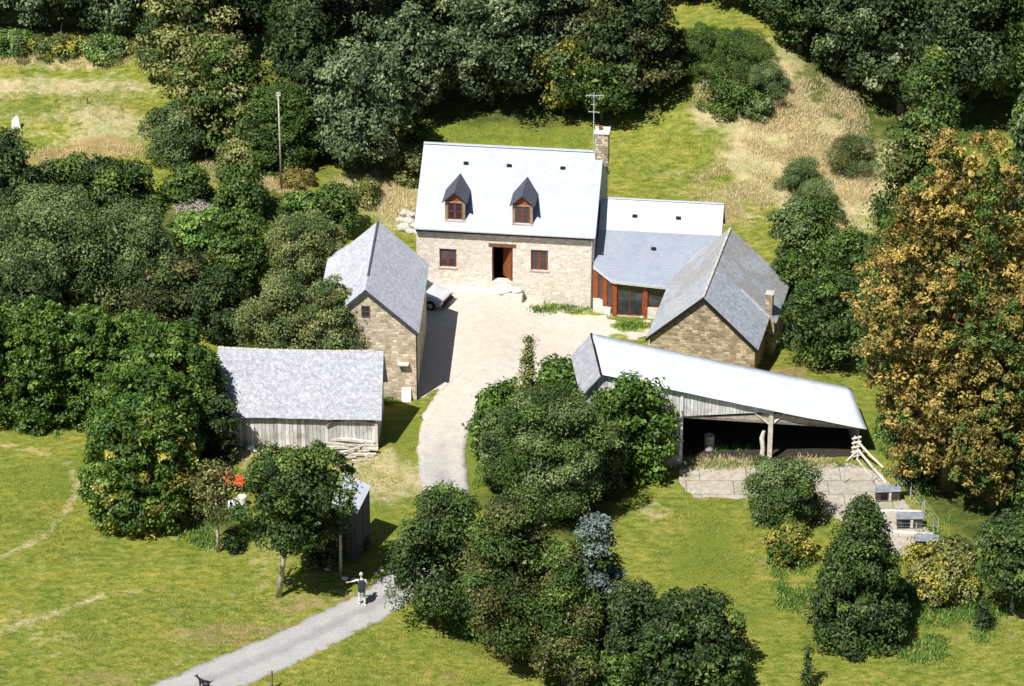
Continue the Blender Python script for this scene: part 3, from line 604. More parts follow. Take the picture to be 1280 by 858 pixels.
# ---- right side
T('bushy_willow', 'light green bushy willow between lawn and slab yard', 'tree', 975, 672, 574, 50, shape='round', mat='sage', leaf=.15, trunk=.02, ragged=.2, mat2='green', mixf=lambda c: rng.uniform(0, 1, len(c)) < .4)
S('shrub', 'yellow-green shrub below the bushy willow', 988, 712, 654, 36, 'yellow', leaf=.18, mat2='green', mixf=lambda c: rng.uniform(0, 1, len(c)) < .5)
S('shrub', 'grey twiggy shrub beside the bushy willow on the slab edge', 1022, 660, 615, 16, 'brownish', leaf=.14, dens=.4)
T('holly_tree', 'dark pyramidal holly tree in front of the slab yard', 'tree', 1072, 818, 612, 76, shape='cone', mat='dark', leaf=.2, trunk=.02, ragged=.06, lob=.2, mat2='green', mixf=lambda c: rng.uniform(0, 1, len(c)) < .35)
T('sapling', 'thin dark sapling at the bottom edge left of the pyramidal holly', 'tree', 1008, 862, 800, 12, shape='spire', mat='dark', leaf=.14, trunk=.1, dens=.3)
S('shrub', 'olive scrub right of the pyramidal holly', 1175, 765, 690, 46, 'olive', leaf=.2, dens=.8, mat2='yellow', mixf=lambda c: rng.uniform(0, 1, len(c)) < .4)
S('shrub', 'green scrub just below the lowest dog box', 1190, 718, 670, 34, 'olive', leaf=.2, dens=.8)
S('shrub', 'small yellowish scrub beside the foot of the holly', 1148, 712, 680, 22, 'yellow', leaf=.18, dens=.7)
S('shrub', 'small dark shrub in the grass under the right edge trees', 1228, 790, 752, 14, 'dark', leaf=.18, shape='spire')
T('edge_tree', 'green tree with a pale trunk at the right edge above the lower grass', 'tree', 1264, 772, 640, 52, shape='round', mat='green', leaf=.24, trunk=.2, bark='bark_pale', mat2='dark', mixf=lambda c: rng.uniform(0, 1, len(c)) < .5)
S('nettle_bank', 'bright green nettle bank right of the open shed', 1118, 560, 515, 30, 'fresh', leaf=.2, flat=.3)
S('nettle_bank', 'green nettle bank below the autumn tree', 1150, 610, 565, 26, 'green', leaf=.2, flat=.3)
def autumn_mix(c):
    q = rng.uniform(0, 1, len(c)); x, z = c[:, 0], c[:, 2]
    k = np.where(q < np.clip(.62-.7*z, .05, .6), 1, 0)
    k = np.where((np.abs(x-.12) < .24) & (z > .4) & (z < .93) & (q > .25), 2, k)
    k = np.where((rng.uniform(0, 1, len(c)) < .14), 2, k)
    return np.where((z < .35) & (x > .1) & (q < .5), 3, k)
mo = lambda p: (lambda c: rng.uniform(0, 1, len(c)) < p)
T('poplar_tree', 'tall green poplar whose tip stands above the autumn tree', 'tree', 1134, 560, 66, 96, shape='cone', mat='green', leaf=.24, trunk=.2, ragged=.2, mat2='olive', mixf=mo(.35))
T('autumn_tree', 'huge tree covered in orange-brown autumn leaves at the right', 'tree', 1184, 640, 172, 126, shape='tower', mat='orange', leaf=.21, trunk=.08, lob=.085, ragged=.13, mat2=['autumn_low', 'green', 'brownish'], mixf=autumn_mix, depth=.8)
T('autumn_tree', 'narrower golden brown autumn tree at the right edge beside the huge one', 'tree', 1240, 655, 360, 72, shape='egg', mat='autumn_low', leaf=.21, trunk=.08, lob=.12, ragged=.13, mat2=['autumn_low', 'green', 'brownish'], mixf=autumn_mix)
T('edge_poplar', 'tall green tree rising along the right edge of the frame', 'tree', 1268, 420, 100, 52, shape='spire', mat='greyg', leaf=.26, trunk=.05, mat2='green', mixf=mo(.5))
T('edge_poplar', 'green tree at the right edge under the tall one', 'tree', 1282, 660, 480, 44, shape='egg', mat='green', leaf=.26, trunk=.05)

for i, (px, by, top, hw, mt, lab) in enumerate(((15, 78, 40, 36, 'fresh', 'light green scrub at the left end of the band above the upper field'), (75, 78, 46, 40, 'yellow', 'yellow-green scrub in the middle of the band above the upper field'), (135, 80, 44, 36, 'fresh', 'light green scrub at the right end of the band above the upper field'))):
    S('scrub_bush', lab, px, by, top, hw, mt, leaf=.2, ragged=.2, mat2='sage', mixf=mo(.5))
for a_, k_ in TREES: plant(*a_, **k_)
class Fr:
    """local frame of a building: u along the front, v away from the eye, z up"""
    def __init__(s, x, y, rot):
        s.o = Vector((x, y, 0)); s.r = R_(rot); s.M = Matrix.Translation(s.o)@Matrix.Rotation(s.r, 4, 'Z'); s.I = s.M.inverted()
    def hit(s, px, py, pt, nrm):
        o = s.I@CAM; d = s.I.to_3x3()@ray(px, py); n = Vector(nrm); t = (Vector(pt)-o).dot(n)/d.dot(n); return o+d*t
    def v(s, px, py, v=0): return s.hit(px, py, (0, v, 0), (0, 1, 0))
    def z(s, px, py, z=0): return s.hit(px, py, (0, 0, z), (0, 0, 1))
    def w(s, p): return s.M@Vector(p)
def holed_wall(mb, u0, u1, z0, z1, v0, th, holes):
    us = sorted({u0, u1, *[h[0] for h in holes], *[h[1] for h in holes]}); zs = sorted({z0, z1, *[h[2] for h in holes], *[h[3] for h in holes]})
    solid = lambda i, j: 0 <= i < len(us)-1 and 0 <= j < len(zs)-1 and not any(h[0] <= us[i] < h[1] and h[2] <= zs[j] < h[3] for h in holes)
    for i in range(len(us)-1):
        for j in range(len(zs)-1):
            if not solid(i, j): continue
            a, b, c, d = us[i], us[i+1], zs[j], zs[j+1]; e = v0+th
            mb.add([(a,v0,c),(b,v0,c),(b,v0,d),(a,v0,d)], [(0,1,2,3)]); mb.add([(a,e,c),(b,e,c),(b,e,d),(a,e,d)], [(3,2,1,0)])
            if not solid(i-1, j): mb.add([(a,v0,c),(a,v0,d),(a,e,d),(a,e,c)], [(0,1,2,3)])
            if not solid(i+1, j): mb.add([(b,v0,c),(b,v0,d),(b,e,d),(b,e,c)], [(3,2,1,0)])
            if not solid(i, j-1): mb.add([(a,v0,c),(b,v0,c),(b,e,c),(a,e,c)], [(3,2,1,0)])
            if not solid(i, j+1): mb.add([(a,v0,d),(b,v0,d),(b,e,d),(a,e,d)], [(0,1,2,3)])
def window(parent, u0, u1, z0, z1, v, mat='redframe', mull=1, sill=None, fr=.07, depth=.06, name='window'):
    f = MB()
    f.box((u0, v, z0), (u1, v+depth, z0+fr)); f.box((u0, v, z1-fr), (u1, v+depth, z1))
    f.box((u0, v, z0+fr), (u0+fr, v+depth, z1-fr)); f.box((u1-fr, v, z0+fr), (u1, v+depth, z1-fr))
    for i in range(mull):
        c = u0+(u1-u0)*(i+1)/(mull+1); f.box((c-fr*.75, v-.004, z0+fr), (c+fr*.75, v+depth, z1-fr))
    zc = z0+(z1-z0)*.5; f.box((u0+fr, v+.01, zc-.018), (u1-fr, v+depth-.01, zc+.018))
    o = f.build(name, M[mat], parent, .006)
    MB().box((u0+fr*.5, v+.03, z0+fr*.5), (u1-fr*.5, v+.04, z1-fr*.5)).build('pane', M['glass'], o)
    if sill: MB().box((u0-.08, v-.14, z0-.1), (u1+.08, v+.1, z0-.003)).build('sill', M[sill], o, .01)
    return o
# ================================================================== the farmhouse
H = Fr(-5.85, 184.34, -6.9)
hw, run, ez, rise = 10.91, 4.34, 4.11, 3.54; kh = rise/(run+.25); dep = run*2
rz = ez+rise
ho = thing('farmhouse', 'long pale granite farmhouse with bright slate roof, two dormers and a chimney', 'house', (H.o.x, H.o.y, 0), H.r)
zB = -1.3
d0 = H.v(615, 352); d1 = H.v(641, 310); wa0 = H.v(549.5, 334); wa1 = H.v(570.5, 312); wb0 = H.v(663.5, 338); wb1 = H.v(685, 313.5)
holes = [(d0.x, d1.x, d0.z, d1.z), (wa0.x, wa1.x, wa0.z, wa1.z), (wb0.x, wb1.x, wb0.z, wb1.z)]
m = MB(); zt = ez-.02
holed_wall(m, 0, hw, zB, zt, 0, .55, holes); 
zg = lambda v: ez+(v+.25)*kh-.14
for u in (0, hw-.5):
    pent = [(u, .553, zB), (u, dep, zB), (u, dep, zg(0)), (u, run, zg(run)), (u, .553, zg(.553))]
    m.slab(pent, -.5 if u == 0 else -.5, (1, 0, 0))
m.box((.5, dep-.5, zB), (hw-.5, dep-.003, zg(0)-.1))
m.build('wall', M['stone'], ho)
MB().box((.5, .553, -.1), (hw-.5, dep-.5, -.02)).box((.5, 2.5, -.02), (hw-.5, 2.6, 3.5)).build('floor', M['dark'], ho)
e = .1
rf = MB(); A = (-e, -.25, ez); B = (hw+e, -.25, ez); Cc = (hw+e, run, rz); D = (-e, run, rz)
rf.slab([A, B, Cc, D], .11); rf.slab([(-e, run+.01, rz), (hw+e, run+.01, rz), (hw+e, dep+.25, ez), (-e, dep+.25, ez)], .11)
roof = rf.build('roof', M['slate_new'], ho)
MB().box((-e-.01, run-.12, rz-.02), (hw+e+.01, run+.12, rz+.06)).build('ridge', M['zinc'], roof, .03)
gt = MB(); gt.box((-e, -.40, ez-.10), (hw+e, -.26, ez+.015)); gt.build('gutter', M['zinc'], ho, .03)
MB().box((0, -.2, ez-.30), (hw, -.003, ez-.13)).build('fascia', plain('dark_fascia', (.05, .04, .035)), ho)
MB().tube([(hw-.12, -.2, ez-.12), (hw-.12, -.1, ez-.4), (hw-.12, -.09, -.9)], .045, 8).build('downpipe', M['zinc'], ho, smooth=True)
# door, lintel, windows
MB().box((d0.x-.2, -.03, d1.z+.002), (d1.x+.2, .3, d1.z+.24)).build('lintel', M['lintel'], ho, .01)
df = MB(); df.box((d0.x, .12, d0.z), (d0.x+.08, .22, d1.z)).box((d1.x-.08, .12, d0.z), (d1.x, .22, d1.z)).box((d0.x+.08, .12, d1.z-.08), (d1.x-.08, .22, d1.z))
df.build('door_frame', M['redframe'], ho)
L = MB(); Md = rotM(d1.x-.09, .2, d0.z, R_(128)); hgd = d1.z-d0.z-.1
L.box((0, 0, .02), (.95, .05, hgd), Md)
for zz in (.12, hgd*.53): L.box((.12, -.02, zz), (.83, .07, zz+hgd*.36), Md)
dl = L.build('door', M['door'], ho, .01, label='orange brown door standing open')
MB().box((.82, -.08, 1.0), (.9, -.02, 1.06), Md).build('handle', M['zinc'], dl)
for a, b in ((wa0, wa1), (wb0, wb1)):
    window(ho, a.x+.002, b.x-.002, a.z+.002, b.z-.002, .1, 'redframe', 1, 'terracotta', .09)
    MB().box((a.x-.1, -.012, b.z+.003), (b.x+.1, .2, b.z+.19)).build('lintel', M['rock_pale'], ho, .01)
# dormers
for px, py in ((569, 274.5), (653.3, 279)):
    p = H.hit(px, py, (0, -.25, ez), (0, -kh, 1)); w2 = .6; u = p.x; v0 = p.y; z0 = p.z-.05
    he = z0+1.28; ha = he+.72; kd = .72/.78
    dm = MB()
    vb = lambda z: (z-ez)/kh-.25
    # cheeks and front
    for s in (-1, 1):
        x0 = u+s*w2; x1 = u+s*(w2-.1); dm.slab([(x0, v0, z0), (x0, v0, he), (x0, vb(he)+.1, he), (x0, vb(z0)+.05, z0)], s*.1, (1, 0, 0))
    dorm = dm.build('dormer', M['slate_side'], ho)
    fm = MB(); fm.box((u-w2-.02, v0-.04, z0), (u-w2+.15, v0+.06, he)); fm.box((u+w2-.15, v0-.04, z0), (u+w2+.02, v0+.06, he)); fm.box((u-w2+.15, v0-.04, he-.12), (u+w2-.15, v0+.06, he))
    fm.build('frame', plain('dormer_timber', (.3, .22, .15), .7), dorm)
    MB().slab([(u-w2, v0, he+.003), (u+w2, v0, he+.003), (u, v0, he+.003+w2*kd)], .05, (0, -1, 0)).build('gable', M['redwood'], dorm)
    window(dorm, u-w2+.152, u+w2-.152, z0+.02, he-.122, v0, 'redframe', 1, None, .08)
    MB().box((u-w2-.05, v0-.15, z0-.06), (u+w2+.05, v0-.042, z0+.015)).build('sill', M['terracotta'], dorm)
    r2 = MB(); ov = .18; fr_ = v0-.22
    for s in (-1, 1):
        xe = u+s*(w2+ov); zee = ha-(w2+ov)*kd; r2.slab([(u, fr_, ha), (xe, fr_, zee), (xe, vb(zee)+.05, zee), (u, vb(ha)+.05, ha)], .07)
    r2.build('roof', M['slate_side'], dorm)
# roof vents, chimney, aerial
def vent(parent, p, kk, s=.12):
    n = Vector((0, -kk, 1)).normalized(); q = Vector(p)
    MB().box((-s*1.3, -s*.7, -.02), (s*1.3, s*1.0, s*.8), Matrix.Translation(q)@Matrix.Rotation(math.atan(kk)*.6, 4, 'X')).build('roof_vent', M['dark'], parent, .03)
for px, py in ((582.5, 205), (636.5, 208), (703.5, 211)):
    vent(roof, H.hit(px, py, (0, -.25, ez), (0, -kh, 1)), kh)
ch = MB(); cu = H.v(743.5, 190, run-.45).x; ch.box((cu, run-.45, rz-.75), (cu+.82, run+.45, rz+1.38)); chim = ch.build('chimney', stone('chimney_stone', (.28, .22, .16), (.62, .54, .42), (.2, .16, .12), .16, .34), roof, .02)
MB().box((cu-.06, run-.51, rz+1.383), (cu+.88, run+.51, rz+1.5)).build('chimney_cap', M['rock_pale'], chim, .02)
MB().tube([(cu+.3, run, rz+1.5), (cu+.3, run, rz+1.72)], .12, 10).build('chimney_pot', M['lintel'], chim)
an = MB(); au = cu-.12; an.tube([(au, run-.1, rz-.05), (au, run-.1, rz+4.0)], .03, 6); an.tube([(au-.5, run-.1, rz+3.75), (au+.62, run-.1, rz+3.82)], .02, 5); an.tube([(au-.35, run-.1, rz+2.7), (au+.35, run-.1, rz+2.7)], .022, 5)
for k in range(6): an.tube([(au-.45+k*.2, run-.35, rz+3.77), (au-.45+k*.2, run+.15, rz+3.77)], .012, 4)
an.tube([(au-.2, run-.1, rz+3.2), (au+.05, run-.1, rz+3.2)], .02, 5)
ao = an.build('television_aerial', M['wire']); ao.matrix_world = H.M; tag(ao, 'thin metal television aerial standing beside the farmhouse chimney', 'aerial')
# plinth step along the front
pa = H.z(516, 359, 0); pb = H.z(655, 362, 0)
st = MB().box((-.3, -.75, -.5), (pb.x, -.003, .12)).build('stone_step', M['rock_pale'], None, .03); st.matrix_world = H.M; tag(st, 'low pale stone ledge running along the foot of the farmhouse wall', 'step')
for i, (px, py, r, sq, lab) in enumerate(((630, 352, .5, (1.3, .8, .75), 'large white boulder at the left foot of the farmhouse doorway'), (645.5, 354, .3, (1.2, .9, .8), 'smaller pale stone block just right of the doorway boulder'))):
    c = H.v(px, py, -.5); b = MB().rock((0, 0, 0), r, sq, i+2).build('boulder', M['white'] if i == 0 else M['rock_pale'], None, smooth=True); b.location = H.w((c.x, -.42, .12+r*.35)); tag(b, lab, 'boulder')
c = H.w((H.v(637, 351, -.1).x+.05, -.3, .13)); po = thing('flower_pot', 'tiny pot of white flowers on the farmhouse door sill', 'flower pot', c)
MB().tube([(0, 0, 0), (0, 0, .2)], [.08, .11], 10).build('pot', M['door'], po); 
f = MB(); [f.rock((random.uniform(-.1, .1), random.uniform(-.1, .1), .25+random.uniform(0, .12)), .05, (1, 1, 1), k) for k in range(9)]; f.build('flowers', M['white'], po)
# ================================================================== the low wing with the glazed corner
wi = thing('house_wing', 'low slate roofed wing with red-brown posts and glazed corner, joined to the farmhouse', 'house', (H.o.x, H.o.y, 0), H.r)
vr = 3.4; rL = H.v(757, 247.5, vr); rR = H.v(905, 255.5, vr); zr = (rL.z+rR.z)/2; 
vb_, zb_ = 1.9, zr-1.42; uR = rR.x
eL = H.hit(765.5, 352, (0, 0, 1.52), (0, 0, 1)); eR_ = H.hit(842, 357.5, (0, 0, 1.52), (0, 0, 1))
k2 = (zb_-1.52)/(vb_-(eL.y+eR_.y)/2)
zl = lambda v: zb_-(vb_-v)*k2
up = MB(); up.slab([(hw+e+.003, vb_, zb_), (uR, vb_, zb_), (uR, vr, zr), (hw+e+.003, vr, zr)], .1)
up.slab([(hw+e+.003, vr+.01, zr), (uR, vr+.01, zr), (uR, vr+2.6, zr-2.5), (hw+e+.003, vr+2.6, zr-2.5)], .1)
wroof = up.build('roof', M['slate_new'], wi)
MB().box((hw+e+.01, vr-.08, zr-.02), (uR+.01, vr+.1, zr+.05)).build('ridge', M['zinc'], wroof, .02)
cor = (hw+.02, -.22, zl(-.22))
e1 = (eL.x, eL.y, zl(eL.y)); e2 = (eR_.x+1.2, eR_.y-.12, zl(eR_.y-.12))
lp = [e1, e2, (uR-.2, .2, zl(.2)), (uR, vb_-.004, zl(vb_-.004)), (hw+e+.003, vb_-.004, zl(vb_-.004)), cor]
lr_ = MB().slab(lp, .12).build('lower_roof', M['slate_low'], wi)
fa = MB()
def strip(mb, a, b, h, out, t=.06, dz=.02):
    a = Vector(a); b = Vector(b); d = (b-a); d.z = 0; n = Vector((d.y, -d.x, 0)).normalized()*out; up_ = Vector((0, 0, 1))
    q = [a+up_*dz, b+up_*dz, b+up_*(dz-h), a+up_*(dz-h)]; mb.add([x+n*.004 for x in q]+[x+n*t for x in q], [(0,1,2,3),(7,6,5,4),(0,4,5,1),(1,5,6,2),(2,6,7,3),(3,7,4,0)])
strip(fa, cor, e1, .17, 1); strip(fa, e1, e2, .17, 1, .08)
fa.build('fascia', M['zinc'], lr_)
for px, py in ((793.5, 271), (848, 273.5)): vent(wroof, H.hit(px, py, (0, vb_, zb_), (0, -(zr-zb_)/(vr-vb_), 1)), 1)
vent(lr_, H.hit(817, 312, (0, vb_, zb_), (0, -k2, 1)), k2)
# walls: back, right gable, side under the diagonal
ww_ = MB(); ww_.slab([(uR-.15, .4, -1.4), (uR-.15, vr+2.4, -1.4), (uR-.15, vr+2.4, zr-2.5), (uR-.15, vr, zr-.2), (uR-.15, vb_, zb_-.2), (uR-.15, .4, zl(.4)-.15)], .4, (1, 0, 0))
ww_.box((hw+.003, vr+2.0, -1.4), (uR-.56, vr+2.35, zr-2.5)); ww_.build('wall', M['stone'], wi)
gz = -.9
pA = Vector((hw+.1, -.12, 0)); pC = Vector((e1[0]+.14, e1[1]+.2, 0)); pC.z = 0
pE = H.z(804.5, 397, gz); pE.y = pC.y+ (pE.y-pC.y)*.0-.0
fl = MB(); fl.slab([(pA.x, pA.y, gz+.06), (pC.x-.1, pC.y-.1, gz+.06), (pC.x+6, pC.y-.1, gz+.06), (uR-.6, vr+2, gz+.06), (hw+.05, vr+2, gz+.06)], .3); fl.build('floor', M['rock'], wi)
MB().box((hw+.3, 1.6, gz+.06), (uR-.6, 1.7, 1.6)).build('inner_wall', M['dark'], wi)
zp = lambda p: zl(p.y)-.12
for i, t in enumerate((0.03, .5, 1.0)):
    q = pA.lerp(pC, t); zbot = (-.05, -.42, gz+.05)[i]
    MB().box((q.x-.13, q.y-.13, zbot), (q.x+.15, q.y+.15, zp(q)-.01)).build('post', M['redwood'], wi, .012)
MB().box((pC.x+1.72, pC.y-.13, gz+.05), (pC.x+2.02, pC.y+.13, zp(pC)-.02)).build('post', M['redwood'], wi, .012)
# low stepped stone wall under the side posts
q0 = pA; q1 = pA.lerp(pC, .48); lw = MB()
def seg(mb, a, b, z0, z1, t=.18):
    d = (b-a); d.z = 0; n = Vector((d.y, -d.x, 0)).normalized()*t
    p = [a+n, b+n, b-n, a-n]; mb.add([(x.x, x.y, z0) for x in p]+[(x.x, x.y, z1) for x in p], [(0,3,2,1),(4,5,6,7),(0,1,5,4),(1,2,6,5),(2,3,7,6),(3,0,4,7)])
seg(lw, pA+Vector((.0, .0, 0)), q1, -1.4, -.06); seg(lw, q1+(pC-pA)*.005, pC-(pC-pA)*.13, -1.4, -.43)
lwo = lw.build('low_wall', M['rock_pale'], wi)
def glaz(a, b, z0, z1a, z1b, bars, name='window'):
    d = b-a; n = Vector((d.y, -d.x, 0)).normalized()*.035; f = MB()
    def bar(s0, s1, za0, za1, zb0, zb1):
        p0 = a+d*s0; p1 = a+d*s1; f.add([(p0.x+n.x, p0.y+n.y, za0), (p1.x+n.x, p1.y+n.y, zb0), (p1.x+n.x, p1.y+n.y, zb1), (p0.x+n.x, p0.y+n.y, za1), (p0.x-n.x, p0.y-n.y, za0), (p1.x-n.x, p1.y-n.y, zb0), (p1.x-n.x, p1.y-n.y, zb1), (p0.x-n.x, p0.y-n.y, za1)], [(0,1,2,3),(7,6,5,4),(0,4,5,1),(1,5,6,2),(2,6,7,3),(3,7,4,0)])
    L_ = d.length; w_ = .05/L_
    bar(w_, 1-w_, z0, z0+.07, z0, z0+.07); bar(w_, 1-w_, z1a-.07, z1a, z1b-.07, z1b)
    for k in range(bars+1):
        s = k/bars*(1-w_); bar(s, s+w_, z0, z1a+(z1b-z1a)*s, z0, z1a+(z1b-z1a)*s)
    o = f.build(name, M['redframe'], wi); g_ = MB(); m_ = n*.15
    g_.add([(a.x+m_.x, a.y+m_.y, z0), (b.x+m_.x, b.y+m_.y, z0), (b.x+m_.x, b.y+m_.y, z1b), (a.x+m_.x, a.y+m_.y, z1a), (a.x-m_.x, a.y-m_.y, z0), (b.x-m_.x, b.y-m_.y, z0), (b.x-m_.x, b.y-m_.y, z1b), (a.x-m_.x, a.y-m_.y, z1a)], [(0,1,2,3),(7,6,5,4),(0,4,5,1),(1,5,6,2),(2,6,7,3),(3,7,4,0)])
    g_.build('pane', M['glass'], o)
sh = (pC-pA).normalized()
glaz(pA+sh*.22, pA.lerp(pC, .5)-sh*.16, -.05, zp(pA), zp(pA.lerp(pC, .5)), 1)
glaz(pA.lerp(pC, .5)+sh*.16, pC-sh*.18, -.42, zp(pA.lerp(pC, .5)), zp(pC), 1)
glaz(pC+Vector((.16, 0, 0)), pC+Vector((1.71, 0, 0)), gz+.07, zp(pC), zp(pC), 2, 'glass_door')
glaz(pC+Vector((2.03, 0, 0)), pC+Vector((4.6, 0, 0)), -.2, zp(pC), zp(pC), 3)
MB().box((pC.x+2.03, pC.y-.14, -1.4), (pC.x+4.6, pC.y+.2, -.203)).build('low_wall', M['rock_pale'], wi)
# white garden table seen through the glass stands just inside
tb = thing('table', 'small white table seen through the glazed corner of the wing', 'table', H.w((pC.x+1.25, pC.y+.7, gz+.06)), H.r)
MB().box((-.4, -.3, .68), (.4, .3, .72)).build('tabletop', M['white'], tb)
for sx in (-.35, .35):
    for sy in (-.25, .25): MB().tube([(sx, sy, 0), (sx, sy, .68)], .02, 6).build('leg', M['white'], tb)
# ================================================================== gabled barns
def gable_ring(hwl, hwr, v, ez, rise, z0=-1.2): return [(-hwl, v, z0), (hwr, v, z0), (hwr, v, ez), (0, v, ez+rise), (-hwl, v, ez)]
# left barn (stone, ridge running away from the eye)
B1 = Fr(-8.316, 169.927, -2.565)
b1 = thing('stone_barn', 'tall stone barn, grey lichened slate roof, gable beside the lane', 'barn', (B1.o.x, B1.o.y, 0), B1.r)
w1, dp1, ez1, rs1 = 2.82, 8.6, 4.62, 2.55
m = MB(); zc_ = .08
op = B1.v(459, 388); 
m.slab(gable_ring(w1, w1, 0, ez1, rs1-.12)[::1], dp1, (0, -1, 0)); m.build('wall', M['stone_gold'], b1)
rf = MB(); ov = .22
def slope(mb, x0, z0, x1, z1, v0, v1, t=.1, n=1, sag=0):
    for i in range(n):
        a, b = i/n, (i+1)/n; s = lambda k: sag*math.sin(math.pi*k)
        mb.slab([(x0+(x1-x0)*a, v0, z0+(z1-z0)*a-s(a)), (x0+(x1-x0)*b, v0, z0+(z1-z0)*b-s(b)), (x0+(x1-x0)*b, v1, z0+(z1-z0)*b-s(b)), (x0+(x1-x0)*a, v1, z0+(z1-z0)*a-s(a))], t)
ksl = rs1/w1
slope(rf, w1+.2, ez1-.2*ksl, .0, ez1+rs1, -.14, dp1+.1)
# left slope kicks out towards its foot
rf.slab([(0, -.14, ez1+rs1), (0, dp1+.1, ez1+rs1), (-1.7, dp1+.1, ez1+rs1-1.7*ksl), (-1.7, -.14, ez1+rs1-1.7*ksl)], .1)
rf.slab([(-1.7, -.14, ez1+rs1-1.7*ksl), (-1.7, dp1+.1, ez1+rs1-1.7*ksl), (-3.0, dp1+.1, ez1+.18), (-3.0, -.14, ez1+.18)], .1)
r1 = rf.build('roof', M['slate_old_y'], b1)
MB().slab([(-.05, 1.6, ez1+rs1+.03), (.05, 1.6, ez1+rs1+.03), (.05, dp1+.1, ez1+rs1+.04), (-.05, dp1+.1, ez1+rs1+.04)], .05).build('ridge', plain('dark_ridge', (.07, .07, .08)), r1)
vg = MB(); 
for s in (-1, 1): vg.slab([(0, -.2, ez1+rs1-.02), (s*(w1+.2), -.2, ez1-.2*ksl-.02), (s*(w1+.2), -.2, ez1-.2*ksl-.2), (0, -.2, ez1+rs1-.2)], .05, (0, -1, 0))
vg.build('verge_board', M['slate_side'], b1)
MB().box((w1+.003, -.02, -.3), (w1+.06, .1, ez1-.25)).build('corner_board', M['dark'], b1)
wp = B1.v(457, 388); window(b1, wp.x-.25, wp.x+.25, wp.z-.45, wp.z+.3, -.035, 'lintel', 0, None, .06, .03)
sl = B1.v(504.5, 454); MB().box((sl.x-.32, -.3, sl.z-.06), (sl.x+.3, -.003, sl.z+.06)).build('stone_shelf', M['rock_pale'], b1, .01)
# slabs leaning against the gable foot
for i, (px, py, wx, hh, rx, lab, mt) in enumerate(((508, 503, .55, .85, 18, 'white rectangular slab leaning at the corner foot of the barn gable', 'white'), (486, 500, .35, 1.0, 32, 'grey tilted board leaning between the barn gable and the long shed', 'rock'), (493, 499, .3, .7, 25, 'short grey stone leaning on the barn gable left of the white slab', 'rock_pale'))):
    p = G(px, py); o = MB().box((-wx/2, 0, 0), (wx/2, .07, hh), Matrix.Rotation(R_((0, 24, 12)[i]), 4, 'Y')@Matrix.Rotation(R_(-rx), 4, 'X')).build('stone_slab', M[mt], None, .015); o.location = p; tag(o, lab, 'slab')
# right barn
B2 = Fr(11.134, 173.617, -13.0)
b2 = thing('stone_outbuilding', 'brown stone barn with gable above the open shed and stepped slate roof', 'barn', (B2.o.x, B2.o.y, 0), B2.r)
w2_, dp2, ez2, rs2, fd = 3.13, 9.1, 1.9, 2.9, 4.0
m = MB(); m.slab(gable_ring(w2_, w2_, 0, ez2, rs2-.12, -1.6), dp2, (0, -1, 0))
k2_ = rs2/w2_; ws = w2_+.5
m.slab([(w2_+.003, fd, -1.6), (ws, fd, -1.6), (ws, fd, ez2-.5*k2_*.75), (w2_+.003, fd, ez2-.14)], dp2-fd, (0, -1, 0)); m.build('wall', M['stone_brown'], b2)
rf = MB(); slope(rf, -w2_-.2, ez2-.2*k2_, 0, ez2+rs2, -.15, dp2+.1)
rf.slab([(0.01, fd+.003, ez2+rs2-.02), (0.01, dp2+.1, ez2+rs2-.02), (ws+.15, dp2+.1, ez2-.65*k2_*.75), (ws+.15, fd+.003, ez2-.65*k2_*.75)], .1)
r2_ = rf.build('roof', M['slate_mix'], b2)
rf = MB(); slope(rf, w2_+.22, ez2-.2*k2_, 0.003, ez2+rs2, -.15, fd); 
fr2 = rf.build('front_slope', slate('pale_slate', 1, (.42, .45, .52), .2, (.2, .21, .24), (.52, .72), .5, .7), r2_)
MB().box((-.07, -.15, ez2+rs2-.03), (.07, dp2+.1, ez2+rs2+.05)).build('ridge', M['rock'], r2_, .03)
vg = MB()
for s in (-1, 1): vg.slab([(0, -.2, ez2+rs2-.03), (s*(w2_+.22), -.2, ez2-.22*k2_-.03), (s*(w2_+.22), -.2, ez2-.22*k2_-.24), (0, -.2, ez2+rs2-.24)], .045, (0, -1, 0))
vg.build('verge_board', M['dark'], b2)
fl_ = MB().slab([(1.6, fd-.02, ez2+rs2-1.6*k2_+.09), (w2_+.22, fd-.02, ez2-.22*k2_+.11), (w2_+.22, fd+.12, ez2-.22*k2_+.11), (1.6, fd+.12, ez2+rs2-1.6*k2_+.09)], .08).build('flashing', M['zinc'], r2_)
cs = MB().box((w2_-.1, fd+.2, -.5), (w2_+.32, fd+.7, 3.1)).build('chimney', M['stone_brown'], b2, .02); MB().box((w2_-.14, fd+.16, 3.103), (w2_+.36, fd+.74, 3.17)).build('chimney_cap', M['rock'], cs)
# squat stone block with a rounded top before the gable's left foot
q = P(822, 437, 0); sb = thing('stone_trough', 'squat stone block with pale rounded top by the brown barn gable', 'stone block', (q.x, q.y+.2, -.9), B2.r)
MB().box((-.42, -.25, 0), (.42, .25, 1.0)).build('base', M['stone_brown'], sb, .02)
MB().tube([(-.5, 0, 1.08), (.5, 0, 1.08)], .3, 12).build('cap', M['terracotta'], sb, smooth=False)
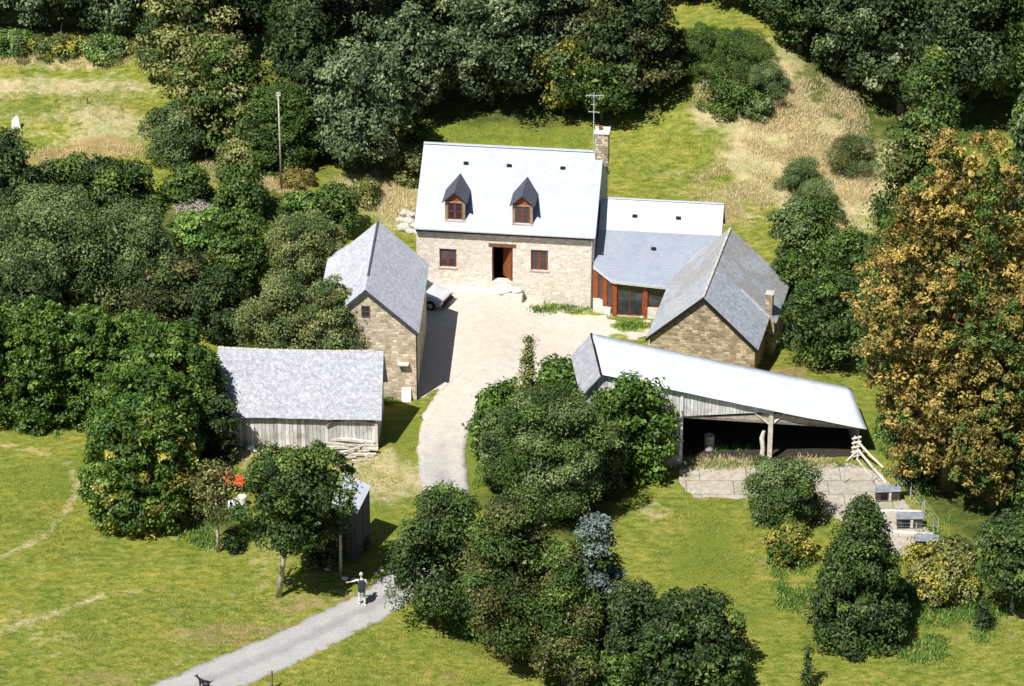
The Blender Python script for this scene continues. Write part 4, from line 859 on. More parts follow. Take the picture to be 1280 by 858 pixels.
# ================================================================== long timber shed
B3 = Fr(-16.03, 164.42, -2.515)
b3 = thing('long_shed', 'long low shed with mottled old slate roof over pale grey plank wall', 'shed', (B3.o.x, B3.o.y, 0), B3.r)
L3, rn3, ez3, rs3 = 8.5, 2.2, 1.975, 3.1
MB().box((-.5, 0, -.6), (L3, .08, ez3-.02)).build('front_wall', M['planks'], b3)
m = MB(); m.slab([(L3-.1, .083, -.6), (L3-.1, 2*rn3, -.6), (L3-.1, 2*rn3, ez3), (L3-.1, rn3, ez3+rs3-.15), (L3-.1, .083, ez3+.1)], -.1, (1, 0, 0)); m.slab([(-.5, .083, -.6), (-.5, 2*rn3, -.6), (-.5, 2*rn3, ez3), (-.5, rn3, ez3+rs3-.15), (-.5, .083, ez3+.1)], -.1, (1, 0, 0)); m.box((-.4, 2*rn3-.1, -.6), (L3-.1, 2*rn3-.003, ez3))
m.build('side_wall', M['planks'], b3)
nxs, nvs = 34, 10; vs = []; fs = []
for j in range(nvs+1):
    for i in range(nxs+1):
        u = -.6+(L3+.85)*i/nxs; t = j/nvs; sag = .09*math.sin(math.pi*i/nxs)*t+.035*noise.noise(Vector((u*.6, t*2, 0)))
        vs.append((u, -.22+(rn3+.22)*t, ez3+(rs3)*t-sag+(.03*noise.noise(Vector((u*2, 0, 3))) if j == 0 else 0)))
for j in range(nvs):
    for i in range(nxs): a = j*(nxs+1)+i; fs.append((a, a+1, a+nxs+2, a+nxs+1))
rf = MB(); rf.add(vs, fs)
o3 = rf.build('roof', M['slate_old_x'], b3); sm = o3.modifiers.new('s', 'SOLIDIFY'); sm.thickness = .09; sm.offset = 1 
MB().slab([(-.6, rn3+.01, ez3+rs3-.02), (L3+.25, rn3+.01, ez3+rs3-.02), (L3+.25, 2*rn3+.2, ez3-.1), (-.6, 2*rn3+.2, ez3-.1)], .08).build('back_slope', M['slate_old_x'], o3)
rd = MB()
for i in range(24): 
    u = -.6+i*.369; rd.box((u, rn3-.1, ez3+rs3-.03-.09*math.sin(math.pi*i/24)), (u+.35, rn3+.12, ez3+rs3+.05-.09*math.sin(math.pi*i/24)+random.uniform(-.01, .015)))
rd.build('ridge', M['rock'], o3, .02)
MB().box((L3+.12, -.26, ez3-.12), (L3+.2, -.2, ez3+.0)).tube([(5.6, -.12, ez3-.45), (6.1, -.15, ez3-.12), (7.3, -.12, ez3-.02), (8.4, -.12, ez3-.16)], .045, 6).build('loose_branch', M['bark'], b3)
MB().box((L3-.14, -.09, -.5), (L3+.01, -.003, ez3-.06)).build('corner_post', M['wood_pale'], b3)
# heap of boards along the shed foot
labs = ['topmost long pale board of the timber heap by the plank shed', 'warped board under the topmost one in the timber heap', 'middle board of the timber heap, sticking out to the right', 'middle split pole of the timber heap with dark underside', 'lower grey board of the timber heap, tilted up at its end', 'lowest pole of the timber heap, reaching furthest left', 'short white board end lying at the right of the timber heap', 'front bleached plank lying in the grass before the timber heap', 'thin crooked pole lying across the timber heap']
for i, (x0, y0, x1, y1, r, z) in enumerate(((402,551,468,556,.11,.55),(404,556,470,561,.09,.42),(408,561,473,564,.1,.3),(401,567,462,566,.09,.2),(404,572,470,568,.09,.14),(402,578,445,573,.1,.06),(456,571,467,569,.15,.1),(440,577,460,575,.12,.05),(415,571,458,558,.06,.5))):
    a = G(x0, y0+z*14); b = G(x1, y1+z*14); m = MB(); mid = (a+b)/2; pts = [a+Vector((0, 0, z)), mid+Vector((random.uniform(-.1, .1), random.uniform(-.15, .15), z+random.uniform(-.03, .1))), b+Vector((0, 0, z+random.uniform(-.05, .08)))]
    if i in (0, 1, 2, 4, 6, 7):
        m.tube(pts, r, 4)
    else: m.tube(pts, [r, r*.9, r*.7], 7)
    o = m.build('timber_board' if i in (0, 1, 2, 4, 6, 7) else 'timber_pole', M['wood_pale'] if i % 2 == 0 else M['wood_grey']); tag(o, labs[i], 'board' if i in (0, 1, 2, 4, 6, 7) else 'pole', 'timber heap by the long shed')
for i, (px, py, r, lab) in enumerate(((313, 562, .22, 'left white stone by the long shed wall foot'), (320, 565, .17, 'small white stone right beside the one at the long shed foot'))):
    p = G(px, py); o = MB().rock((0, 0, 0), r, (1.2, 1, .7), i+9).build('stone', M['white'], smooth=True); o.location = p+Vector((0, 0, r*.4)); tag(o, lab, 'stone')
# ================================================================== open shed with sheet roof
B4 = Fr(4.867, 161.867, 5.328)
b4 = thing('open_shed', 'wide open fronted shed with a white sheet metal roof falling to the right', 'shed', (B4.o.x, B4.o.y, 0), B4.r)
wr, d4, zr4, ze4, wl4, zl4 = 14.93, 4.55, 6.1, 1.85, 1.15, 4.8
vs = []; fs = []; n1 = 40; n2 = 8
for i in range(n1+1):
    t = i/n1
    for j in range(n2+1):
        s = j/n2; z = zr4+(ze4-zr4)*t-.06*math.sin(math.pi*t)+.02*noise.noise(Vector((t*9, s*3, 1)))
        vs.append((wr*t, -.25+(d4+.25)*s+.03*noise.noise(Vector((t*20, s*.1, 7))), z))
for i in range(n1):
    for j in range(n2): a = i*(n2+1)+j; fs.append((a, a+n2+1, a+n2+2, a+1))
rf = MB(); rf.add(vs, fs); o4 = rf.build('roof', M['sheet'], b4, smooth=True); sm = o4.modifiers.new('s', 'SOLIDIFY'); sm.thickness = .05; sm.offset = 1
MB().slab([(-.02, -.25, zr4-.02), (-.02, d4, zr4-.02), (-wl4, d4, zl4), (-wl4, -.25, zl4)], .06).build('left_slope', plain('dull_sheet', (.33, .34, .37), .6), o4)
MB().box((-.07, -.27, zr4-.03), (.05, d4+.02, zr4+.05)).build('ridge', M['dark'], o4)
zR = lambda u: zr4+(ze4-zr4)*u/wr-.06*math.sin(math.pi*max(0, u)/wr)-.08
uo = B4.v(853, 560).x; zo = B4.v(853, 520.5).z
ue = uo
while zR(ue) > zo+.02 and ue < wr: ue += .05
m = MB(); m.slab([(-1.05, 0, -.4), (uo, 0, -.4), (uo, 0, zR(uo)), (uo/2, 0, zR(uo/2)), (0, 0, zR(0)), (-1.05, 0, zl4)], -.07, (0, 1, 0))
m.slab([(uo+.002, 0, zo), (ue, 0, zo), ((uo+ue)/2, 0, zR((uo+ue)/2)), (uo+.002, 0, zR(uo))], -.07, (0, 1, 0)); m.build('front_wall', M['planks_light'], b4)
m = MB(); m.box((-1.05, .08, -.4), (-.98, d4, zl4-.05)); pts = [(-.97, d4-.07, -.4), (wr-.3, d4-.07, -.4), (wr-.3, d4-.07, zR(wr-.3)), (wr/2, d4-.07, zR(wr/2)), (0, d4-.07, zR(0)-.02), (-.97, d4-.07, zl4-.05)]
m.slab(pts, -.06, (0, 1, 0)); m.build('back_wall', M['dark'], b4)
MB().slab([(wr-.3, .3, -.4), (wr-.3, d4-.08, -.4), (wr-.3, d4-.08, zR(wr-.3)), (wr-.3, .3, zR(wr-.3))], .06, (1, 0, 0)).build('side_wall', M['planks'], b4)
MB().box((uo-.18, -.06, -.3), (uo-.02, -.003, zR(uo)-.1)).build('jamb', M['white'], b4, .01)
MB().slab([(uo+.05, .1, zo-.0), (wr-.4, .1, zR(wr-.4)), (wr-.4, .1, zR(wr-.4)-.16), (ue, .1, zR(ue)-.2), (uo+.05, .1, zo-.17)], -.14, (0, 1, 0)).build('eaves_beam', M['wood_grey'], b4)
up_ = B4.v(962.5, 560).x; pz = zR(up_)-.12
MB().box((up_-.12, -.02, -.2), (up_+.12, .2, pz)).build('post', M['wood_pale'], b4, .015)
MB().tube([(up_-1.15, .09, pz+.14), (up_-.05, .09, pz-.85)], .06, 5).build('brace', M['wood_pale'], b4)
MB().tube([(up_+.75, .09, pz-.2), (up_+.05, .09, pz-.85)], .06, 5).build('brace', M['wood_pale'], b4)
MB().tube([(up_-1.6, .05, pz+.3), (up_-.0, .05, pz-.12)], .07, 5).build('brace', M['wood_pale'], b4)
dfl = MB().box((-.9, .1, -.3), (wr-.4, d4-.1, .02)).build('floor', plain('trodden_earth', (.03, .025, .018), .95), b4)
# prop of stacked logs beside the middle post
tk = thing('log_prop', 'crooked grey log propped behind the middle post of the open shed', 'log', B4.w((up_-.35, .45, 0)), 0)
MB().tube([(0, 0, -.05), (.03, 0, .6), (-.04, .05, 1.2), (.05, .02, 1.7)], [.17, .13, .15, .1], 7).build('trunk', M['wood_pale'], tk)
# lattice ladder-post and rails on the right
lu = B4.v(1068, 570); ld_ = thing('timber_rack', 'pale lattice frame of short timbers at the right end of the open shed', 'rack', B4.w((lu.x, -.35, 0)), 0)
for s in (-.16, .16): MB().tube([(s-.05, 0, -.1), (s*.7+.02, .05, 1.5)], .055, 6).build('upright', M['wood_pale'], ld_)
for k in range(5): MB().tube([(-.26, -.02, .2+k*.29), (.26, .04, .3+k*.29)], .06, 6).build('rung', M['wood_pale'], ld_)
MB().tube([(-.5, -.1, .0), (.05, 0, .55)], .05, 6).build('prop', M['wood_pale'], ld_)
for i, (x0, y0, z0, x1, y1, lab) in enumerate(((1073, 553, 1.15, 1104, 586, 'upper pale rail sloping down from the lattice frame to the slab yard'), (1073, 563, .95, 1108, 605, 'middle pale rail sloping down from the lattice frame to the slab yard'), (1071, 574, .8, 1101, 609, 'lowest rail sloping down from the lattice frame, with dark underside'))):
    a = PY(x0, y0, B4.w((lu.x, -.35, 0)).y); b = G(x1, y1)+Vector((0, 0, .06))
    o = MB().tube([a, (a+b)/2+Vector((0, 0, -.05)), b], .07, 6).build('rail', M['wood_pale' if i < 2 else 'wood_grey']); tag(o, lab, 'rail', 'rails leaning at the open shed')
# something stored in the dark
for i, (px, py, w_, h_, lab, mt) in enumerate(((892, 566, .5, .9, 'upright pale drum standing in the dark left bay of the open shed', 'weed'),)):
    q = B4.w((B4.v(px, py).x, 1.6, .02)); o = MB().tube([(0, 0, 0), (0, 0, h_)], [.28, .28], 14).tube([(0, 0, .3), (0, 0, .34)], .3, 14).tube([(0, 0, .62), (0, 0, .66)], .3, 14).build('oil_drum', M['rock'], None, .01); o.location = q; tag(o, lab, 'drum')
# ================================================================== small tin shed
B5 = Fr(-9.518, 152.78, -22)
b5 = thing('tin_shed', 'small tall shed with pale tin roof and dark walls beside the lane', 'shed', (B5.o.x, B5.o.y, 0), B5.r)
w5, d5 = 1.41, 1.72; z00, z10, z11, z01 = 3.29, 2.92, 3.6, 4.07
MB().slab([(-.08, -.08, z00), (w5+.08, -.08, z10), (w5+.08, d5+.05, z11), (-.08, d5+.05, z01)], .05).build('roof', plain('tin', (.33, .35, .41), .55, .1, 2, .6), b5)
m = MB(); p = [(0, 0), (w5, 0), (w5, d5), (0, d5)]; zz = [z00-.06, z10-.06, z11-.06, z01-.06]
m.add([(a, b, -.4) for a, b in p]+[(a, b, z) for (a, b), z in zip(p, zz)], [(3,2,1,0), (4,5,6,7), (0,1,5,4), (1,2,6,5), (2,3,7,6), (3,0,4,7)])
m.build('wall', planks('dark_boards', (.09, .1, .1), .18), b5)
MB().box((.35, -.03, -.2), (1.05, -.003, 1.9)).build('door', planks('door_boards', (.13, .12, .1), .12), b5)
# poles
def pole(px, by, ty, lab, r=.09, arm=False, lean=0, mt='bark_pale'):
    b = G(px, by); k = scale_at(b); h = (by-ty)/(k*math.cos(CA)); t = thing('utility_pole', lab, 'utility pole', b, 0)
    MB().tube([(0, 0, -.4), (lean, 0, h)], [r*1.15, r*.75], 10).build('post', M[mt], t, smooth=True)
    ins = MB()
    for s in (-.12, .12): ins.tube([(lean+s*.4, 0, h-.25), (lean+s, 0, h-.2), (lean+s, 0, h-.05)], .03, 6)
    ins.build('insulator', M['white'], t)
    if arm:
        MB().tube([(lean, -.02, h-.55), (lean+.42, -.05, h-.6)], .035, 6).tube([(lean+.38, -.05, h-.66), (lean+.6, -.05, h-.66)], [.1, .12], 8).build('lamp_arm', M['door'], t)
    return t
pole(352, 238, 120, 'tall bare utility pole among the bushes on the slope above the barn', .06)
pole(426, 719, 598, 'weathered pole with a short rusty arm before the small tin shed', .08, True, .08)
# low wall/fence posts in the foreground and on the field
for px, by, ty, lab in ((340, 862, 838, 'short grey fence post in the grass at the bottom edge'), (109, 130, 122, 'short dark marker post in the dry upper field')):
    b = G(px, by); k = scale_at(b); o = MB().tube([(0, 0, -.2), (.03, 0, (by-ty)/(k*.88))], [.06, .05], 8).build('fence_post', M['bark']); o.location = b; tag(o, lab, 'post')
p = G(20, 162); o = MB().slab([(-.35, 0, -.2), (.35, 0, -.2), (.25, .05, .75), (.1, .08, .95), (-.25, .05, .6)], .2, (0, -1, 0)).build('standing_stone', M['white'], None, .05); o.location = p; tag(o, 'white upright stone standing in the upper field at the far left', 'stone')
# ================================================================== dog boxes on the slab yard
def hutch(px, py, wx, dy, h, rz, lab, tilt=.14):
    b = G(px, py); t = thing('dog_box', lab, 'dog kennel', b+Vector((0, 0, .05)), R_(rz), 'boxes on the slab yard')
    m = MB(); m.box((-wx/2, 0, 0), (wx/2, dy*.55, h)); m.build('box', plain('box_boards', (.06, .05, .04), .8, .4, 6), t, .01)
    MB().slab([(-wx/2-.05, -.06, h+.02), (wx/2+.05, -.06, h+.02), (wx/2+.05, dy*.6, h+.02+tilt), (-wx/2-.05, dy*.6, h+.02+tilt)], .05).build('lid', plain('felt_lid', (.2, .215, .25), .95, .3, 4, .1), t)
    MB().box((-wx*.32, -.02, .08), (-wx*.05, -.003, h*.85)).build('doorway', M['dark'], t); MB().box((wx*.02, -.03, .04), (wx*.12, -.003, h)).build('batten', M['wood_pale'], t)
hutch(1110, 628, 1.3, .8, .62, 4, 'upper dog box on the slab yard, nearest the sloping rails')
hutch(1137, 662, 1.35, .8, .62, 1, 'dog box with pale blue-grey lid, second down the slab yard')
hutch(1158, 690, 1.2, .7, .62, -4, 'lowest dog box on the slab yard, half hidden by bushes')
# wire fences between the pens
def fence(pts, hgt_, lab, name='wire_fence'):
    q = [G(*p) for p in pts]; t = thing(name, lab, 'fence', q[0], 0)
    for a in q:
        MB().tube([a-q[0]-Vector((0, 0, .1)), a-q[0]+Vector((0, 0, hgt_))], .028, 6).build('post', M['wire'], t)
    m = MB()
    for a, b in zip(q, q[1:]):
        for z in (.05, hgt_*.33, hgt_*.66, hgt_-.03): m.tube([a-q[0]+Vector((0, 0, z)), b-q[0]+Vector((0, 0, z))], .005, 4, False)
        L_ = (b-a).length; n_ = int(L_/.6)
        for i in range(1, n_): c = a.lerp(b, i/n_)-q[0]; m.tube([c+Vector((0, 0, .05)), c+Vector((0, 0, hgt_-.03))], .004, 3, False)
    m.build('wire_mesh', M['wire'], t)
fence([(1022, 605), (1055, 605), (1090, 604), (1122, 606)], 1.1, 'wire fence across the upper end of the slab yard pens')
fence([(1085, 641), (1122, 641), (1153, 643)], .8, 'wire fence between the two upper dog boxes')
fence([(1111, 667), (1145, 668), (1166, 671)], .7, 'wire fence below the pale-lidded dog box')
fence([(1122, 606), (1138, 624), (1155, 645), (1172, 668)], 1.0, 'wire fence down the right edge of the slab yard')
for x0, y0, x1, y1, lab in ((1088, 640, 1152, 642, 'low concrete kerb crossing the slab yard between dog boxes'), (1110, 666, 1168, 670, 'low concrete kerb in front of the lowest pen')):
    a = G(x0, y0); b = G(x1, y1); m = MB(); seg(m, a, b, -.1, .16, .07); o = m.build('concrete_kerb', M['rock_pale'], None, .015); tag(o, lab, 'kerb')
# ================================================================== orange implement and drum near the hedge
q = G(286, 617); im = thing('farm_implement', 'faded orange farm machine half hidden among bushes left of the shed', 'farm machine', q+Vector((0, 0, 0)), R_(-6))
OR = plain('faded_orange', (.5, .10, .035), .5, .25, 5)
m = MB(); m.box((-1.2, -.1, .55), (1.15, .06, .72)); m.box((-1.2, .55, .55), (1.15, .7, .72)); m.box((-1.2, .06, .58), (-1.05, .55, .7)); m.box((1.0, .06, .58), (1.15, .55, .7)); m.build('frame', OR, im, .02)
MB().box((-1.15, -.0, .73), (-.45, .6, 1.05)).slab([(-1.15, -.02, 1.053), (-.45, -.02, 1.053), (-.55, .3, 1.25), (-1.05, .3, 1.25)], .04).build('hopper', OR, im, .03)
MB().box((-.3, .0, .73), (.15, .6, 1.25)).build('gearbox', OR, im, .05); MB().box((.3, .05, .73), (1.1, .6, .9)).build('deck', OR, im, .03)
for s in (-1, 1):
    w_ = MB().tube([(s*1.3-.08, .3, .38), (s*1.3+.08, .3, .38)], .38, 18).build('wheel', M['dark'], im, .03); MB().tube([(s*1.3-.1, .3, .38), (s*1.3+.1, .3, .38)], .16, 12).build('rim', OR, w_)
for i in range(5): MB().tube([(-.9+i*.42, -.05, .6), (-.9+i*.42, -.35, .35), (-.9+i*.42, -.2, .03)], .03, 5).build('tine', M['lintel'], im)
q = G(284, 637); o = MB().tube([(0, 0, 0), (.6, .1, .1)], .28, 16).build('barrel', M['white'], None, .03); o.location = q+Vector((0, 0, .28)); tag(o, 'white plastic barrel lying on its side below the orange machine', 'barrel')
q = G(303, 632); o = MB().tube([(0, 0, 0), (0, 0, .6)], [.27, .25], 16).tube([(0, 0, .6), (0, 0, .65)], .12, 10).build('barrel', M['rock_pale'], None, .03); o.location = q; tag(o, 'pale upright barrel right of the lying white one', 'barrel')
# ================================================================== stones
for i, (px, py, r) in enumerate(((505, 287, .38), (513, 291, .3), (510, 281, .33), (500, 277, .28), (518, 283, .3), (506, 270, .28), (514, 273, .26), (521, 292, .25))):
    pos = ['front left', 'front middle', 'centre', 'upper left', 'right side', 'top left', 'top right', 'front right'][i]
    p = G(px, py); o = MB().rock((0, 0, 0), r, (1.2, 1, .75), i+20).build('stone', M['rock']); o.location = p+Vector((0, 0, r*.35+(.15 if i in (2, 5, 6) else 0))); tag(o, f'pale rough stone at the {pos} of the rubble heap behind the farmhouse left corner', 'stone', 'rubble heap beside the farmhouse')
for i, (px, py, r, lab) in enumerate(((431, 724, .16, 'grey stone on the verge left of the walking man'), (443, 726, .16, 'small flat stone by the verge next to the pole'), (476, 714, .14, 'small stone at the shadow edge up the lane verge'), (470, 717, .12, 'little brown stone just above the walking man'), (803, 397, .13, 'dark pebble-like stone before the glazed corner'), (690, 379, .18, 'rough stone with weeds at the farmhouse wall foot'), (409, 712, .14, 'flat stone in the shadow of the lone tree'), (398, 710, .13, 'left flat stone in the shade below the lone tree'))):
    p = G(px, py); o = MB().rock((0, 0, 0), r, (1.3, 1, .55), i+40).build('stone', M['rock'] if i not in (0, 1) else M['rock_pale'], smooth=True); o.location = p+Vector((0, 0, r*.3)); tag(o, lab, 'stone')
p = G(244, 268); t = thing('brush_heap', 'heap of bleached dead twigs lying between the green bushes', 'brush heap', p)
m = MB()
for i in range(260):
    a = random.uniform(0, 6.28); r = random.uniform(0, 1.2); z = max(.05, .75*(1-(r/1.3)**2))*random.uniform(.3, 1)+.15; c = Vector((r*math.cos(a)*1.1, r*math.sin(a), z)); d = Vector((random.gauss(0, 1), random.gauss(0, 1), random.gauss(0, .25))).normalized()*random.uniform(.3, .6)
    m.tube([c-d, c+d*.2+Vector((0, 0, .04)), c+d], [.025, .02, .008], 4, False)
m.build('twigs', M['bark_pale'], t)
# ================================================================== parked car
hd = R_(-24); fp = G(559, 384); cdv = Vector((math.cos(hd), math.sin(hd), 0)); cc_ = fp-cdv*1.95; cc_.z = hgt(cc_.x, cc_.y)+.03
car = thing('parked_car', 'silver grey hatchback parked behind the stone barn, only its bonnet showing', 'car', cc_, hd)
CP = plain('car_silver', (.62, .64, .68), .3, .03, 2, .7, .25)
prof = [(-1.95, .35), (-1.98, .7), (-1.85, .95), (-1.55, 1.32), (-.9, 1.42), (.1, 1.40), (.75, .98), (1.65, .84), (1.95, .66), (1.98, .35)]
def loft(prof, wf, n=9):
    vs = []; fs = []
    for i in range(n):
        y = -1+2*i/(n-1)
        for (x, z) in prof:
            hwid = wf(x, z); vs.append((x*(1-.04*y**4), y*hwid, z-(.05*y**4 if z > .9 else 0)))
    k = len(prof)
    for i in range(n-1):
        for j in range(k): fs.append((i*k+j, i*k+(j+1) % k, (i+1)*k+(j+1) % k, (i+1)*k+j))
    fs.append(tuple(range(k-1, -1, -1))); fs.append(tuple((n-1)*k+j for j in range(k))); return vs, fs
lowp = [(-1.95, .3), (-1.98, .7), (-1.85, .93), (.7, .96), (1.65, .84), (1.95, .66), (1.98, .3)]
m = MB(); m.add(*loft(lowp, lambda x, z: .82)); body = m.build('body', CP, car, .04, True)
gp = [(-1.75, .935), (-1.5, 1.32), (-.9, 1.42), (.1, 1.40), (.72, .962)]
MB().add(*loft(gp, lambda x, z: .78-(z-.93)*.32)).build('windows', M['glass'], car, 0, True)
rp = [(-1.5, 1.325), (-.9, 1.43), (.1, 1.41), (.12, 1.44), (-.9, 1.465), (-1.52, 1.36)]
MB().add(*loft(rp, lambda x, z: .65)).build('roof', CP, car, 0, True)
MB().box((1.9, -.55, .42), (2.02, .55, .6)).build('grille', M['dark'], car, .01); MB().box((1.88, -.75, .28), (2.06, .75, .4)).build('bumper', M['dark'], car, .03)
for s in (-1, 1):
    MB().box((1.78, s*.72-.1, .6), (1.99, s*.72+.08, .74)).build('headlight', M['zinc'], car, .03); MB().box((.45, s*.82-.03, .93), (.62, s*.98-.03, 1.05)).build('mirror', CP, car, .02)
    for x in (-1.25, 1.25):
        w_ = MB().tube([(x, s*.84-.1, .31), (x, s*.84+.02, .31)], .31, 20).build('wheel', M['dark'], car, .02); MB().tube([(x, s*.84-.11, .31), (x, s*.84+.03, .31)], .17, 14).build('rim', M['zinc'], w_)
# second, darker car part behind the barn is hidden; none built
# ================================================================== the man and the dog
def skin(name, nodes, edges, mat, parent=None, sub=2, loc=None, root=0):
    me = bpy.data.meshes.new(name); me.from_pydata([n[:3] for n in nodes], edges, []); o = bpy.data.objects.new(name, me); C.objects.link(o); me.materials.append(mat)
    s = o.modifiers.new('skin', 'SKIN'); s.use_smooth_shade = True; s.branch_smoothing = .6
    for i, n in enumerate(nodes):
        r = n[3]; r = r if isinstance(r, tuple) else (r, r); me.skin_vertices[0].data[i].radius = r
    me.skin_vertices[0].data[root].use_root = True
    ss = o.modifiers.new('sub', 'SUBSURF'); ss.levels = sub; ss.render_levels = sub
    if parent: o.parent = parent
    return o
SK = plain('skin', (.58, .36, .26), .6, .08); SH = plain('navy_cloth', (.025, .03, .045), .85, .3); TR = plain('cream_cloth', (.62, .6, .5), .85, .15); SV = plain('pale_shirt', (.62, .58, .54), .85, .1); HR = plain('white_hair', (.6, .57, .52), .9, .2)
fm = G(452.5, 756); man = thing('person', 'man seen from behind on the lane, dark backpack and cream trousers, left arm held out', 'person', fm+Vector((0, 0, .05)), R_(4))
# faces away (+y); pelvis 0.92; leaning forward
hip = .9
nodes = [(0, 0, hip, (.09, .07)), (0, .03, 1.12, (.09, .07)), (0, .09, 1.36, (.11, .075)), (0, .12, 1.48, (.05, .05)), (.0, .15, 1.56, (.05, .055)), (0, .19, 1.66, (.085, .095)), (0, .19, 1.74, (.07, .08)),
 (-.1, 0, .84, .06), (-.12, .06, .48, .045), (-.13, .0, .1, .042), (-.14, .12, .04, .04),
 (.1, 0, .84, .06), (.13, -.05, .48, .045), (.15, -.14, .1, .042), (.16, -.03, .04, .04),
 (-.19, .1, 1.42, .04), (-.4, .14, 1.3, .042), (-.62, .22, 1.22, .03), (-.7, .25, 1.2, (.03, .022)),
 (.2, .09, 1.41, .04), (.27, .06, 1.16, .042), (.25, .16, .93, .03), (.25, .18, .85, (.03, .02))]
edges = [(0,1),(1,2),(2,3),(3,4),(4,5),(5,6),(0,7),(7,8),(8,9),(9,10),(0,11),(11,12),(12,13),(13,14),(2,15),(15,16),(16,17),(17,18),(2,19),(19,20),(20,21),(21,22)]
def fingers(hand, base, d, side):
    d = Vector(d).normalized(); side = Vector(side).normalized(); curl = d.cross(side).normalized()
    for k, ln in enumerate((.07, .08, .075, .06)):
        s = base+side*(k-1.5)*.02; i0 = len(nodes); nodes.append((*s, .009)); nodes.append((*(s+d*ln*.55+curl*.008), .009)); nodes.append((*(s+d*ln+curl*.03), .007))
        edges.extend([(hand, i0), (i0, i0+1), (i0+1, i0+2)])
    s = base-d*.05+side*-.035; i0 = len(nodes); nodes.append((*s, .011)); nodes.append((*(s+d*.04-side*.03), .009)); edges.extend([(hand, i0), (i0, i0+1)])
fingers(18, Vector((-.74, .262, 1.19)), (-1, .3, -.25), (0, .3, .95)); fingers(22, Vector((.25, .19, .81)), (0, .1, -1), (0, 1, .1))
body_ = skin('body', nodes, edges, SK, man)
sh_n = [(0, .0, .9, (.17, .125)), (0, .035, 1.14, (.165, .125)), (0, .09, 1.36, (.19, .13)), (0, .12, 1.5, (.10, .09)), (-.2, .1, 1.42, .06), (-.33, .13, 1.34, .052), (-.5, .18, 1.265, .045), (.21, .09, 1.41, .072), (.26, .07, 1.24, .06), (.27, .09, 1.08, .047)]
skin('shirt', sh_n, [(0,1),(1,2),(2,3),(2,4),(4,5),(5,6),(2,7),(7,8),(8,9)], SV, man)
tr_n = [(0, 0, .93, (.155, .115)), (-.1, 0, .82, .1), (-.12, .06, .48, .078), (-.13, .0, .13, .065), (.1, 0, .82, .1), (.13, -.05, .48, .078), (.15, -.14, .13, .065)]
skin('trousers', tr_n, [(0,1),(1,2),(2,3),(0,4),(4,5),(5,6)], TR, man)
bp = MB().add(*loft([(-.19, .96), (-.2, 1.3), (-.14, 1.5), (.14, 1.5), (.2, 1.3), (.19, .96), (.12, .91), (-.12, .91)], lambda x, z: .13, 5)).build('backpack', SH, man, .02, True); bp.location = (0, -.40, .02); bp.rotation_euler = (R_(-12), 0, 0)
for s in (-1, 1): MB().tube([(s*.11, -.05, 1.44), (s*.12, .1, 1.53), (s*.13, .24, 1.4), (s*.14, .2, 1.15), (s*.15, -.02, 1.02)], .02, 6).build('strap', SH, bp).matrix_parent_inverse = bp.matrix_basis.inverted()
hh = MB().rock((0, .17, 1.7), .12, (.85, .95, 1.0), 3).build('hair', HR, man, smooth=True)
fc = MB()
for s in (-1, 1): fc.rock((s*.035, .275, 1.69), .012, (1, 1, 1), 1)
fc.build('eye', M['dark'], body_); MB().rock((0, .285, 1.66), .018, (.8, 1, 1.3), 1).build('nose', SK, body_); MB().rock((0, .272, 1.615), .022, (1.3, .4, .35), 1).build('mouth', M['redwood'], body_)
for s in (-1, 1): MB().rock((s*.098, .18, 1.67), .028, (.4, .8, 1.1), 2).build('ear', SK, body_)
for x, y in ((-.14, .05), (.16, -.1)): MB().add(*[( [(a+x, b+y, c) for a, b, c in loft([(-.06, 0), (-.06, .07), (.06, .07), (.06, 0)], lambda xx, zz: .14, 5)[0]]), loft([(-.06, 0), (-.06, .07), (.06, .07), (.06, 0)], lambda xx, zz: .14, 5)[1]]).build('shoe', M['rock_pale'], man, .02)
# dog: faces left and away, standing on the lane
fd_ = G(258, 862); dog = thing('dog', 'small dark brown dog standing on the lane at the bottom edge', 'dog', fd_+Vector((0, 0, .05)), R_(160))
DB = plain('dog_coat', (.018, .011, .008), .8, .4, 8)
dn = [(0, 0, .42, (.085, .1)), (.18, 0, .42, (.085, .105)), (.32, 0, .44, (.08, .12)), (.42, 0, .55, (.05, .06)), (.5, 0, .64, (.055, .06)), (.58, 0, .62, (.032, .032)), (.65, 0, .6, (.024, .022)), (-.16, 0, .43, (.08, .1)),
 (-.28, 0, .47, .025), (-.38, 0, .56, .018), (-.42, 0, .66, .012),
 (.32, .07, .3, .035), (.31, .07, .16, .022), (.33, .07, .03, .02), (.36, .07, .015, .02), (.32, -.07, .3, .035), (.33, -.07, .16, .022), (.36, -.07, .03, .02), (.39, -.07, .015, .02),
 (-.16, .075, .32, .05), (-.1, .075, .22, .032), (-.2, .075, .13, .018), (-.18, .075, .02, .018), (-.15, .075, .012, .018), (-.16, -.075, .32, .05), (-.08, -.075, .22, .032), (-.17, -.075, .13, .018), (-.14, -.075, .02, .018), (-.11, -.075, .012, .018),
 (.47, .05, .7, .02), (.46, .06, .76, .01), (.47, -.05, .7, .02), (.46, -.06, .76, .01)]
de = [(0,1),(1,2),(2,3),(3,4),(4,5),(5,6),(0,7),(7,8),(8,9),(9,10),(2,11),(11,12),(12,13),(13,14),(2,15),(15,16),(16,17),(17,18),(7,19),(19,20),(20,21),(21,22),(22,23),(7,24),(24,25),(25,26),(26,27),(27,28),(4,29),(29,30),(4,31),(31,32)]
skin('body', dn, de, DB, dog, root=7)
